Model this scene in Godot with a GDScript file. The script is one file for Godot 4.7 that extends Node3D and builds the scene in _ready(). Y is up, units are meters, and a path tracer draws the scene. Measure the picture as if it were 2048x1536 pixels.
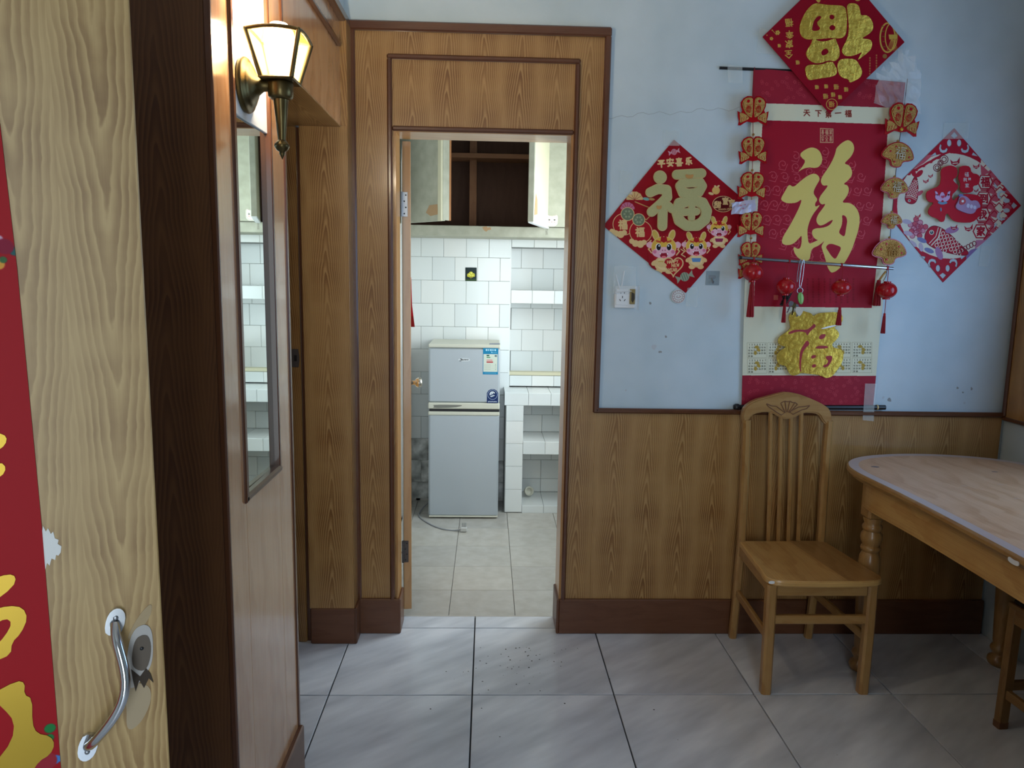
extends Node3D
# A hallway dining corner: panelled back wall with New Year decorations, a doorway into a tiled kitchen.
# x to the right, y up, z towards the viewer; the panelled back wall stands at z = 0, the hall floor at y = 0.

const EYE := Vector3(0, 1.4469, 2.8671)
const KY := -0.055            # kitchen floor level
const LX := -0.535            # face of the left wall
var rng := RandomNumberGenerator.new()
var M := {}

# ---------------------------------------------------------------- mesh building
class MB:
	var v := PackedVector3Array()
	var n := PackedVector3Array()
	var t := PackedVector2Array()
	func tri(a: Vector3, b: Vector3, c: Vector3, na: Vector3, nb: Vector3, nc: Vector3, ta := Vector2.ZERO, tb := Vector2.ZERO, tc := Vector2.ZERO) -> void:
		if (b - a).cross(c - a).dot(na + nb + nc) > 0:      # front faces run clockwise
			v.append_array([a, c, b]); n.append_array([na, nc, nb]); t.append_array([ta, tc, tb])
		else:
			v.append_array([a, b, c]); n.append_array([na, nb, nc]); t.append_array([ta, tb, tc])
	func quad(a: Vector3, b: Vector3, c: Vector3, d: Vector3, nn: Vector3, ta := Vector2.ZERO, tb := Vector2.ZERO, tc := Vector2.ZERO, td := Vector2.ZERO) -> void:
		tri(a, b, c, nn, nn, nn, ta, tb, tc)
		tri(a, c, d, nn, nn, nn, ta, tc, td)
	static func uv_of(p: Vector3, nn: Vector3, grain: int, off: Vector2) -> Vector2:
		var a := nn.abs()
		var e: Vector2
		if a.z >= a.x and a.z >= a.y: e = Vector2(p.x, p.y) if grain != 0 else Vector2(p.y, p.x)
		elif a.x >= a.y: e = Vector2(p.z, p.y) if grain != 2 else Vector2(p.y, p.z)
		else: e = Vector2(p.x, p.z) if grain != 0 else Vector2(p.z, p.x)
		return e + off
	func face(pts: Array, nn: Vector3, grain: int, off: Vector2) -> void:
		for i in range(1, pts.size() - 1):
			tri(pts[0], pts[i], pts[i + 1], nn, nn, nn, uv_of(pts[0], nn, grain, off), uv_of(pts[i], nn, grain, off), uv_of(pts[i + 1], nn, grain, off))
	# box with chamfered edges; grain = axis the wood grain follows
	func box(c: Vector3, s: Vector3, b := 0.002, grain := 1, off := Vector2.ZERO, bas := Basis.IDENTITY) -> MB:
		var h := s / 2.0
		b = minf(b, minf(h.x, minf(h.y, h.z)) * 0.9)
		var i := h - Vector3(b, b, b)
		var keep := v.size()
		var ax := [Vector3.RIGHT, Vector3.UP, Vector3.BACK]
		for k in 3:
			var u: Vector3 = ax[(k + 1) % 3]
			var w: Vector3 = ax[(k + 2) % 3]
			for sg: float in [-1.0, 1.0]:
				var o: Vector3 = ax[k] * h[k] * sg
				var uu: Vector3 = u * i[(k + 1) % 3]
				var ww: Vector3 = w * i[(k + 2) % 3]
				face([o - uu - ww, o + uu - ww, o + uu + ww, o - uu + ww], ax[k] * sg, grain, off)
				if b > 0.0:
					for s2 in [-1.0, 1.0]:      # chamfer between face k and face k+1
						var o1: Vector3 = ax[k] * h[k] * sg + u * i[(k + 1) % 3] * s2
						var o2: Vector3 = ax[k] * i[k] * sg + u * h[(k + 1) % 3] * s2
						face([o1 - ww, o1 + ww, o2 + ww, o2 - ww], (ax[k] * sg + u * s2).normalized(), grain, off)
		if b > 0.0:
			for sx: float in [-1.0, 1.0]:
				for sy in [-1.0, 1.0]:
					for sz: float in [-1.0, 1.0]:
						var q := Vector3(sx, sy, sz)
						face([Vector3(h.x, i.y, i.z) * q, Vector3(i.x, h.y, i.z) * q, Vector3(i.x, i.y, h.z) * q], q.normalized(), grain, off)
		for k in range(keep, v.size()):
			v[k] = c + bas * v[k]
			n[k] = bas * n[k]
		return self
	func span(lo: Vector3, hi: Vector3, b := 0.002, grain := 1, off := Vector2.ZERO) -> MB:
		return box((lo + hi) / 2.0, hi - lo, b, grain, off)
	# profile of (radius, height) turned about local y
	func lathe(prof: Array, seg := 24, xf := Transform3D.IDENTITY, uvs := 1.0) -> MB:
		var m := prof.size()
		var nr := []
		for i in m:
			var a: Vector2 = prof[maxi(i - 1, 0)]
			var b: Vector2 = prof[mini(i + 1, m - 1)]
			var d := (b - a)
			nr.append(Vector2(d.y, -d.x).normalized())
		for i in m - 1:
			var p: Vector2 = prof[i]
			var q: Vector2 = prof[i + 1]
			if p.distance_to(q) < 1e-7: continue
			var fl := Vector2(q.y - p.y, p.x - q.x).normalized()
			var np: Vector2 = nr[i] if fl.dot(nr[i]) > 0.7 else fl
			var nq: Vector2 = nr[i + 1] if fl.dot(nr[i + 1]) > 0.7 else fl
			for k in seg:
				var a0 := TAU * k / seg
				var a1 := TAU * (k + 1) / seg
				var d0 := Vector3(cos(a0), 0, sin(a0))
				var d1 := Vector3(cos(a1), 0, sin(a1))
				var A := xf * (d0 * p.x + Vector3.UP * p.y)
				var B := xf * (d1 * p.x + Vector3.UP * p.y)
				var C := xf * (d1 * q.x + Vector3.UP * q.y)
				var D := xf * (d0 * q.x + Vector3.UP * q.y)
				var bs := xf.basis
				var nA := (bs * (d0 * np.x + Vector3.UP * np.y)).normalized()
				var nB := (bs * (d1 * np.x + Vector3.UP * np.y)).normalized()
				var nC := (bs * (d1 * nq.x + Vector3.UP * nq.y)).normalized()
				var nD := (bs * (d0 * nq.x + Vector3.UP * nq.y)).normalized()
				var r0 := 0.06 * k * uvs / 6.0
				var r1 := 0.06 * (k + 1) * uvs / 6.0
				tri(A, B, C, nA, nB, nC, Vector2(r0, p.y), Vector2(r1, p.y), Vector2(r1, q.y))
				tri(A, C, D, nA, nC, nD, Vector2(r0, p.y), Vector2(r1, q.y), Vector2(r0, q.y))
		return self
	# round bar along points; radius may change along it
	func tube(pts: Array, r: float, seg := 10, r_end := -1.0) -> MB:
		var m := pts.size()
		var rings := []
		var up := Vector3(0.31, 0.9, 0.27).normalized()
		for i in m:
			var tg: Vector3 = (pts[mini(i + 1, m - 1)] - pts[maxi(i - 1, 0)]).normalized()
			var sd := tg.cross(up)
			if sd.length() < 0.05: sd = tg.cross(Vector3.RIGHT)
			sd = sd.normalized()
			var uu := sd.cross(tg).normalized()
			up = uu
			var rr := r if r_end < 0 else lerpf(r, r_end, float(i) / (m - 1))
			var ring := []
			for k in seg:
				var a := TAU * k / seg
				var dd := sd * cos(a) + uu * sin(a)
				ring.append([pts[i] + dd * rr, dd])
			rings.append(ring)
		for i in m - 1:
			for k in seg:
				var k2 := (k + 1) % seg
				var A = rings[i][k]; var B = rings[i][k2]; var C = rings[i + 1][k2]; var D = rings[i + 1][k]
				tri(A[0], B[0], C[0], A[1], B[1], C[1], Vector2(k * 0.01, i * 0.05), Vector2(k * 0.01 + 0.01, i * 0.05), Vector2(k * 0.01 + 0.01, i * 0.05 + 0.05))
				tri(A[0], C[0], D[0], A[1], C[1], D[1], Vector2(k * 0.01, i * 0.05), Vector2(k * 0.01 + 0.01, i * 0.05 + 0.05), Vector2(k * 0.01, i * 0.05 + 0.05))
		for e in [0, m - 1]:
			var nn: Vector3 = (pts[0] - pts[1]).normalized() if e == 0 else (pts[m - 1] - pts[m - 2]).normalized()
			for k in seg:
				tri(pts[e], rings[e][k][0], rings[e][(k + 1) % seg][0], nn, nn, nn)
		return self
	# bar with a chamfered rectangular section along points; side = direction of its width
	func bar(pts: Array, w: float, d: float, side := Vector3.RIGHT, b := 0.003, w_end := -1.0, d_end := -1.0) -> MB:
		var m := pts.size()
		var rings := []
		var len_ := 0.0
		var ls := []
		for i in m:
			if i > 0: len_ += (pts[i] as Vector3).distance_to(pts[i - 1])
			ls.append(len_)
		for i in m:
			var f := float(ls[i]) / maxf(len_, 1e-6)
			var hw := (w if w_end < 0 else lerpf(w, w_end, f)) / 2.0
			var hd := (d if d_end < 0 else lerpf(d, d_end, f)) / 2.0
			var tg: Vector3 = (pts[mini(i + 1, m - 1)] - pts[maxi(i - 1, 0)]).normalized()
			var dp := side.cross(tg).normalized()
			var sd := tg.cross(dp).normalized()
			var ring := []
			for q in [Vector2(hw - b, hd), Vector2(hw, hd - b), Vector2(hw, b - hd), Vector2(hw - b, -hd), Vector2(b - hw, -hd), Vector2(-hw, b - hd), Vector2(-hw, hd - b), Vector2(b - hw, hd)]:
				ring.append(pts[i] + sd * q.x + dp * q.y)
			rings.append(ring)
		var us := [0.0, 0.004, d, d + 0.004, d + w, d + w + 0.004, 2 * d + w, 2 * d + w + 0.004, 2 * d + 2 * w]
		for i in m - 1:
			var mid: Vector3 = (pts[i] + pts[i + 1]) / 2.0
			for k in 8:
				var k2 := (k + 1) % 8
				var A: Vector3 = rings[i][k]; var B: Vector3 = rings[i][k2]; var C: Vector3 = rings[i + 1][k2]; var D: Vector3 = rings[i + 1][k]
				var nn := (B - A).cross(D - A).normalized()
				if nn.dot((A + B + C + D) / 4.0 - mid) < 0: nn = -nn
				quad(A, B, C, D, nn, Vector2(us[k], ls[i]), Vector2(us[k + 1], ls[i]), Vector2(us[k + 1], ls[i + 1]), Vector2(us[k], ls[i + 1]))
		for e in [0, m - 1]:
			var nn: Vector3 = (pts[0] - pts[1]).normalized() if e == 0 else (pts[m - 1] - pts[m - 2]).normalized()
			for k in range(1, 7):
				tri(rings[e][0], rings[e][k], rings[e][k + 1], nn, nn, nn)
		return self
	# flat shape with thickness: outline (with holes) in xy, from z0 to z1; uvx maps the outline to the texture
	func plate(poly: PackedVector2Array, z0: float, z1: float, uvx := Transform2D.IDENTITY, holes: Array = [], ch := 0.0) -> MB:
		var out := poly
		if Geometry2D.is_polygon_clockwise(out): out.reverse()
		var loops := [out]
		for h: PackedVector2Array in holes:
			var hh := h
			if not Geometry2D.is_polygon_clockwise(hh): hh.reverse()
			loops.append(hh)
		var pieces: Array = [out]
		for j in range(1, loops.size()):       # cut the sheet in two through each hole, so that no piece is left with a hole
			var hole: PackedVector2Array = loops[j]
			var cx := 0.0
			for q in hole: cx += q.x / hole.size()
			var next := []
			for pc: PackedVector2Array in pieces:
				if Geometry2D.intersect_polygons(pc, hole).is_empty():
					next.append(pc)
					continue
				for sd in [[cx - 9.0, cx], [cx, cx + 9.0]]:
					for half in Geometry2D.intersect_polygons(pc, PackedVector2Array([Vector2(sd[0], -9), Vector2(sd[1], -9), Vector2(sd[1], 9), Vector2(sd[0], 9)])):
						next.append_array(Geometry2D.clip_polygons(half, hole))
			pieces = next
		for flat: PackedVector2Array in pieces:
			var ids := Geometry2D.triangulate_polygon(flat)
			for i in range(0, ids.size(), 3):
				var a := flat[ids[i]]; var b := flat[ids[i + 1]]; var c := flat[ids[i + 2]]
				tri(Vector3(a.x, a.y, z1), Vector3(b.x, b.y, z1), Vector3(c.x, c.y, z1), Vector3.BACK, Vector3.BACK, Vector3.BACK, uvx * a, uvx * b, uvx * c)
				tri(Vector3(a.x, a.y, z0), Vector3(b.x, b.y, z0), Vector3(c.x, c.y, z0), Vector3.FORWARD, Vector3.FORWARD, Vector3.FORWARD, uvx * a, uvx * b, uvx * c)
		for lp: PackedVector2Array in loops:
			for i in lp.size():
				var a := lp[i]
				var b := lp[(i + 1) % lp.size()]
				var e := (b - a)
				if e.length() < 1e-7: continue
				var o := Vector2(e.y, -e.x).normalized()
				var nn := Vector3(o.x, o.y, 0)
				quad(Vector3(a.x, a.y, z0), Vector3(b.x, b.y, z0), Vector3(b.x, b.y, z1 - ch), Vector3(a.x, a.y, z1 - ch), nn, uvx * a, uvx * b, uvx * b, uvx * a)
		return self
	func moved(xf: Transform3D) -> MB:
		for i in v.size():
			v[i] = xf * v[i]
			n[i] = (xf.basis * n[i]).normalized()
		return self
	func mesh() -> ArrayMesh:
		var a := []
		a.resize(Mesh.ARRAY_MAX)
		a[Mesh.ARRAY_VERTEX] = v
		a[Mesh.ARRAY_NORMAL] = n
		a[Mesh.ARRAY_TEX_UV] = t
		var m := ArrayMesh.new()
		m.add_surface_from_arrays(Mesh.PRIMITIVE_TRIANGLES, a)
		return m

# ---------------------------------------------------------------- drawing print into textures
class Canvas:
	var w: int
	var h: int
	var d := PackedByteArray()
	var xf := Transform2D.IDENTITY      # sheet units -> pixels
	var k := 1.0
	func _init(ww: int, hh: int, c: Color) -> void:
		w = ww; h = hh
		var row := PackedByteArray()
		row.resize(w * 4)
		for i in w:
			row[i * 4] = c.r8; row[i * 4 + 1] = c.g8; row[i * 4 + 2] = c.b8; row[i * 4 + 3] = 255
		for j in h: d.append_array(row)
	func put(x: int, y: int, c: Color, a: float) -> void:
		var o := (y * w + x) * 4
		if a >= 0.99:
			d[o] = c.r8; d[o + 1] = c.g8; d[o + 2] = c.b8
		else:
			d[o] = int(lerpf(d[o], c.r8, a)); d[o + 1] = int(lerpf(d[o + 1], c.g8, a)); d[o + 2] = int(lerpf(d[o + 2], c.b8, a))
	func seg(p: Vector2, q: Vector2, r: float, c: Color, al := 1.0) -> void:
		p = xf * p; q = xf * q; r *= k
		var x0 := maxi(0, int(minf(p.x, q.x) - r - 1)); var x1 := mini(w - 1, int(maxf(p.x, q.x) + r + 1))
		var y0 := maxi(0, int(minf(p.y, q.y) - r - 1)); var y1 := mini(h - 1, int(maxf(p.y, q.y) + r + 1))
		var e := q - p
		var l2 := maxf(e.length_squared(), 1e-9)
		for y in range(y0, y1 + 1):
			for x in range(x0, x1 + 1):
				var f := Vector2(x + 0.5, y + 0.5) - p
				var s := clampf(f.dot(e) / l2, 0.0, 1.0)
				var g := r + 0.5 - (f - e * s).length()
				if g > 0.0: put(x, y, c, minf(g, 1.0) * al)
	func line(pts: Array, r: float, c: Color, closed := false, al := 1.0) -> void:
		for i in pts.size() - 1: seg(pts[i], pts[i + 1], r, c, al)
		if closed: seg(pts[-1], pts[0], r, c, al)
	func disc(p: Vector2, r: float, c: Color, al := 1.0) -> void:
		seg(p, p, r, c, al)
	func ring(p: Vector2, r: float, lw: float, c: Color, rx := 1.0) -> void:
		var pts := []
		for i in 28: pts.append(p + Vector2(cos(TAU * i / 28.0) * r * rx, sin(TAU * i / 28.0) * r))
		line(pts, lw, c, true)
	func oval(p: Vector2, rx: float, ry: float, c: Color, rot := 0.0) -> void:
		var pts := PackedVector2Array()
		for i in 24: pts.append(p + Vector2(cos(TAU * i / 24.0) * rx, sin(TAU * i / 24.0) * ry).rotated(rot))
		poly(pts, c)
	func poly(pts0: PackedVector2Array, c: Color, al := 1.0) -> void:
		var pts := xf * pts0
		var lo := INF; var hi := -INF
		for p in pts: lo = minf(lo, p.y); hi = maxf(hi, p.y)
		for y in range(maxi(0, int(lo)), mini(h - 1, int(hi) + 1) + 1):
			var cut := []
			var yy := y + 0.5
			for i in pts.size():
				var a := pts[i]; var b := pts[(i + 1) % pts.size()]
				if (a.y <= yy) != (b.y <= yy): cut.append(a.x + (yy - a.y) / (b.y - a.y) * (b.x - a.x))
			cut.sort()
			for i in range(0, cut.size() - 1, 2):
				for x in range(maxi(0, int(ceil(cut[i] - 0.5))), mini(w - 1, int(floor(cut[i + 1] - 0.5))) + 1): put(x, y, c, al)
	func glyph(strokes: Array, at: Vector2, size: Vector2, r: float, c: Color, rot := 0.0) -> void:
		for s: Array in strokes:
			for i in s.size() - 1:
				seg(at + ((s[i] as Vector2) / 100.0 * size - size / 2.0).rotated(rot), at + ((s[i + 1] as Vector2) / 100.0 * size - size / 2.0).rotated(rot), r, c)
	func tex() -> ImageTexture:
		return ImageTexture.create_from_image(Image.create_from_data(w, h, false, Image.FORMAT_RGBA8, d))

# written characters as pen strokes in a 100 x 100 square
const PEN := {
	"福": "22,6 31,15;8,27 38,27 8,62;25,46 25,96;31,50 40,60;48,9 95,9;54,24 88,24 88,42 54,42 54,24;48,54 94,54 94,94 48,94 48,54;71,54 71,94;48,74 94,74",
	"平": "15,15 85,15;30,28 38,42;70,28 62,42;8,54 92,54;50,15 50,96",
	"安": "50,2 50,12;12,32 12,17 88,17 82,30;46,34 32,64 76,94;70,52 58,78 20,95;8,56 92,56",
	"喜": "20,10 80,10;50,2 50,24;28,24 72,24;30,34 70,34 70,46 30,46 30,34;38,50 42,58;62,50 58,58;8,62 92,62;28,74 72,74 72,94 28,94 28,74",
	"乐": "75,8 28,16 22,48 80,48;50,28 50,94 40,88;30,60 16,84;68,60 84,82",
	"甜": "42,6 14,14;6,32 48,32;28,12 28,54;12,54 44,54 44,92 12,92 12,54;54,30 98,30;64,10 64,92;88,10 88,92;64,60 88,60;64,90 88,90",
	"蜜": "50,2 50,10;12,24 12,12 88,12 84,22;28,30 22,44;38,28 44,48 66,48 70,40;72,22 30,54;76,32 84,42;28,60 72,60 72,76 28,76 28,60;50,54 50,94;20,94 80,92;70,84 82,96",
	"天": "18,16 82,16;8,46 92,46;50,16 46,56 10,95;50,52 92,95",
	"下": "8,14 92,14;48,14 48,95;54,38 76,54",
	"第": "26,4 12,22;22,12 46,12;34,14 40,22;66,4 54,20;62,12 90,12;74,14 80,22;18,32 80,32 80,47 20,47 18,64 86,64 82,84 72,80;50,32 50,96;46,66 14,92",
	"一": "8,54 92,48",
	"到": "6,12 58,12;32,12 14,36 52,36;44,26 56,42;10,58 56,58;33,42 33,86;6,88 58,82;72,14 72,66;90,6 90,94 78,88",
	"我": "40,6 14,16;6,34 94,34;28,14 28,92 16,86;6,66 44,54;56,6 64,60 90,94 94,78;84,48 48,84;74,10 86,20",
	"家": "50,2 50,12;10,28 10,16 90,16 86,26;22,32 80,32;52,32 16,52;36,44 56,66 54,92 42,88;48,54 12,74;54,66 12,92;84,42 60,56;58,52 92,88",
	"全": "50,4 8,44;50,4 92,44;28,50 72,50;24,70 76,70;10,94 90,94;50,50 50,94",
	"幸": "24,16 76,16;50,4 50,34;8,34 92,34;34,40 40,52;66,40 60,52;16,56 84,56;10,74 90,74;50,56 50,98",
	"A": "10,96 50,4 90,96;26,64 74,64", "E": "84,6 18,6 18,94 84,94;18,50 70,50", "H": "14,4 14,96;86,4 86,96;14,50 86,50", "N": "14,96 14,4 86,96 86,4",
	"P": "18,96 18,6 70,6 84,18 84,38 70,50 18,50", "R": "18,96 18,6 70,6 84,18 84,38 70,50 18,50;50,50 86,96", "W": "6,4 28,96 50,30 72,96 94,4", "Y": "10,4 50,50 90,4;50,50 50,96",
	"G": "86,20 66,6 34,6 14,26 14,74 34,94 66,94 86,78 86,54 56,54", "O": "50,4 20,16 10,50 20,84 50,96 80,84 90,50 80,16 50,4", "D": "16,4 16,96 60,96 86,76 86,24 60,4 16,4", "L": "18,4 18,94 84,94",
	"U": "14,4 14,76 32,95 68,95 86,76 86,4", "C": "88,20 66,5 34,5 12,28 12,72 34,95 66,95 88,80", "K": "16,4 16,96;86,4 18,54;40,40 88,96", "!": "50,4 50,66;50,90 50,94",
	"2": "16,24 34,5 68,5 84,22 80,42 14,94 88,94",
	"0": "50,4 22,16 14,50 22,84 50,96 78,84 86,50 78,16 50,4", "1": "26,22 54,4 54,96", "3": "14,12 50,4 82,18 78,42 48,48 82,58 84,84 50,96 12,86", "4": "66,96 66,4 10,68 92,68", "5": "82,5 24,5 18,46 60,40 86,62 80,86 48,96 14,88",
	"6": "76,6 34,30 16,66 34,94 68,94 84,72 68,52 22,60", "7": "12,6 88,6 42,96", "8": "50,48 20,30 34,5 66,5 80,30 50,48 16,72 32,95 68,95 84,72 50,48", "9": "80,36 50,54 20,40 26,10 62,4 82,26 72,70 38,96",
}
var pen := {}
func strokes(ch: String) -> Array:
	if not pen.has(ch):
		var out := []
		for s in (PEN[ch] as String).split(";"):
			var one := []
			for p in s.split(" "):
				var q := p.split(",")
				one.append(Vector2(float(q[0]), float(q[1])))
			out.append(one)
		pen[ch] = out
	return pen[ch]

func pts(s: String) -> PackedVector2Array:     # "x,y x,y ..." -> points
	var out := PackedVector2Array()
	for p in s.split(" ", false):
		var q := p.split(",")
		out.append(Vector2(float(q[0]), float(q[1])))
	return out

func smooth(p: PackedVector2Array, times := 2) -> PackedVector2Array:   # rounds the corners of a closed outline
	for r in times:
		var o := PackedVector2Array()
		for i in p.size():
			var a := p[i]; var b := p[(i + 1) % p.size()]
			o.append(a.lerp(b, 0.25)); o.append(a.lerp(b, 0.75))
		p = o
	return p

# ---------------------------------------------------------------- scene tree helpers
func tag(o: Node, label: String, category: String, group := "") -> Node:
	o.set_meta("label", label)
	o.set_meta("category", category)
	if group: o.set_meta("group", group)
	return o
func thing(called: String, label: String, category: String, at := Vector3.ZERO, group := "") -> Node3D:
	var o := Node3D.new()
	o.name = called
	add_child(o, true)
	o.position = at
	tag(o, label, category, group)
	return o
func obj(called: String, m, mat: Material, parent: Node = null, at := Vector3.ZERO) -> MeshInstance3D:
	var o := MeshInstance3D.new()
	o.name = called
	o.mesh = m.mesh() if m is MB else m
	o.material_override = null
	o.set_surface_override_material(0, mat)
	(parent if parent else self).add_child(o, true)
	o.position = at
	return o
func struct(called: String, m, mat: Material, label := "") -> MeshInstance3D:
	var o := obj(called, m, mat)
	o.set_meta("kind", "structure")
	o.set_meta("label", label if label else NOTES.get(called, called.replace("_", " ")))
	return o
const NOTES := {
	"floor": "pale grey marbled floor tiles of the hall", "ceiling": "plain white ceiling of the hall", "wall_back": "pale blue-white back wall with wood veneer frame and wainscot",
	"baseboard_back": "reddish brown baseboard right of the doorway", "baseboard_doorway": "reddish brown baseboard on the narrow panel left of the doorway", "wall_right": "pale right wall behind the dining table with a window",
	"window_1": "brown framed window in the right wall over the table", "trim_1": "brown wood veneer casing in the right corner above the table", "wall_front": "plain wall behind the viewer with a tall opening",
	"wall_nook": "brown wall end closing the dining corner towards the viewer", "wall_lobby": "plain side wall behind the near wooden door", "wall_left": "left wall end and lintel lined with wood veneer",
	"baseboard_left": "reddish brown baseboard on the left wall end", "door_3": "closed brown side door in the recess of the left wall", "wall_partition": "glossy wood partition with a dark brown end panel",
	"baseboard_partition": "reddish brown baseboard along the glossy partition", "floor_kitchen": "beige grey floor tiles of the kitchen", "ceiling_kitchen": "plain kitchen ceiling", "wall_kitchen_back": "white tiled kitchen wall behind the refrigerator",
	"wall_kitchen_niche": "white tiled niche with masonry shelves right of the refrigerator", "wall_kitchen_left": "plain kitchen wall behind the open door", "wall_kitchen_right": "white kitchen wall with the window", "window_2": "white framed kitchen window",
}
func roff() -> Vector2:
	return Vector2(rng.randf() * 3.0, rng.randf() * 3.0)

# ---------------------------------------------------------------- materials
func mat(c: Color, rough := 0.5, metal := 0.0, spec := 0.5) -> StandardMaterial3D:
	var m := StandardMaterial3D.new()
	m.albedo_color = c
	m.roughness = rough
	m.metallic = metal
	m.metallic_specular = spec
	return m
func rgb(r: int, g: int, b: int, a := 255) -> Color:
	return Color8(r, g, b, a)
func wood_tex(w: int, h: int, arches: int, nest: int, arm: float, light: Color, dark: Color, line_w: float, contrast: float, sd: int, fine := 0.35) -> ImageTexture:
	# flat-sawn veneer: nested pointed arches side by side, fine straight fibre over them; repeats both ways
	var nz := FastNoiseLite.new(); nz.seed = sd; nz.frequency = 1.0; nz.noise_type = FastNoiseLite.TYPE_SIMPLEX_SMOOTH
	var d := PackedByteArray(); d.resize(w * h * 3)
	var fib := PackedFloat32Array(); fib.resize(w)
	for x in w:
		fib[x] = nz.get_noise_2d(cos(TAU * x / w) * w / 14.0, sin(TAU * x / w) * w / 14.0)
	for y in h:
		var vy := float(y) / h
		var ca := cos(TAU * vy); var sa := sin(TAU * vy)
		for x in w:
			var vx := float(x) / w * arches
			var ci := int(vx)
			var dd := (vx - ci - 0.5) * 2.0 + nz.get_noise_2d(ca * 0.5 + ci * 9.1, sa * 0.5) * 0.16
			var ad := absf(dd)
			var g := nest * vy + arm * (sqrt(dd * dd + 0.010) + 0.25 * dd * dd) + nz.get_noise_3d(dd * 0.7 + ci * 5.0, ca * 0.8, sa * 0.8) * 0.55
			var f := g - floorf(g)
			var ln := smoothstep(0.0, 0.75, f) * (1.0 - smoothstep(0.86, 1.0, f))
			ln = pow(ln, line_w)
			var edge := (1.0 - smoothstep(0.5, 1.0, ad) * 0.6) * (0.65 + 0.7 * nz.get_noise_2d(ca * 0.8 + ci * 4.0 + 30.0, sa * 0.8))
			var fx := nz.get_noise_3d(float(x) * 0.30, ca * 0.9, sa * 0.9) * 0.6 + fib[x] * 0.7
			var tone := clampf(contrast * ln * edge + fine * (0.5 + fx) * 0.5 + 0.10 * nz.get_noise_3d(ci * 3.0 + dd, ca * 0.8, sa * 0.8), 0.0, 1.0)
			var o := (y * w + x) * 3
			d[o] = int(lerpf(light.r8, dark.r8, tone)); d[o + 1] = int(lerpf(light.g8, dark.g8, tone)); d[o + 2] = int(lerpf(light.b8, dark.b8, tone))
	return ImageTexture.create_from_image(Image.create_from_data(w, h, false, Image.FORMAT_RGB8, d))
func wood(tex: Texture2D, tint: Color, per_u: float, per_v: float, rough := 0.3, coat := 0.0) -> StandardMaterial3D:
	var m := mat(tint, rough)
	m.albedo_texture = tex
	m.uv1_scale = Vector3(1.0 / per_u, 1.0 / per_v, 1)
	if coat > 0.0:
		m.clearcoat_enabled = true
		m.clearcoat = coat
		m.clearcoat_roughness = 0.12
	return m
func noise(freq: float, sd: int, lo: Color, hi: Color, size := 256, normal := false, bump := 2.0) -> NoiseTexture2D:
	var f := FastNoiseLite.new(); f.seed = sd; f.frequency = freq; f.fractal_octaves = 4
	var t := NoiseTexture2D.new()
	t.width = size; t.height = size; t.seamless = true; t.noise = f
	if normal:
		t.as_normal_map = true; t.bump_strength = bump
	else:
		var g := Gradient.new()
		g.set_color(0, lo); g.set_color(1, hi)
		t.color_ramp = g
	return t
func clear_mat(a: float, rough := 0.2, c := Color(1, 1, 1)) -> StandardMaterial3D:
	var m := mat(Color(c.r, c.g, c.b, a), rough)
	m.transparency = BaseMaterial3D.TRANSPARENCY_ALPHA
	return m

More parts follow.
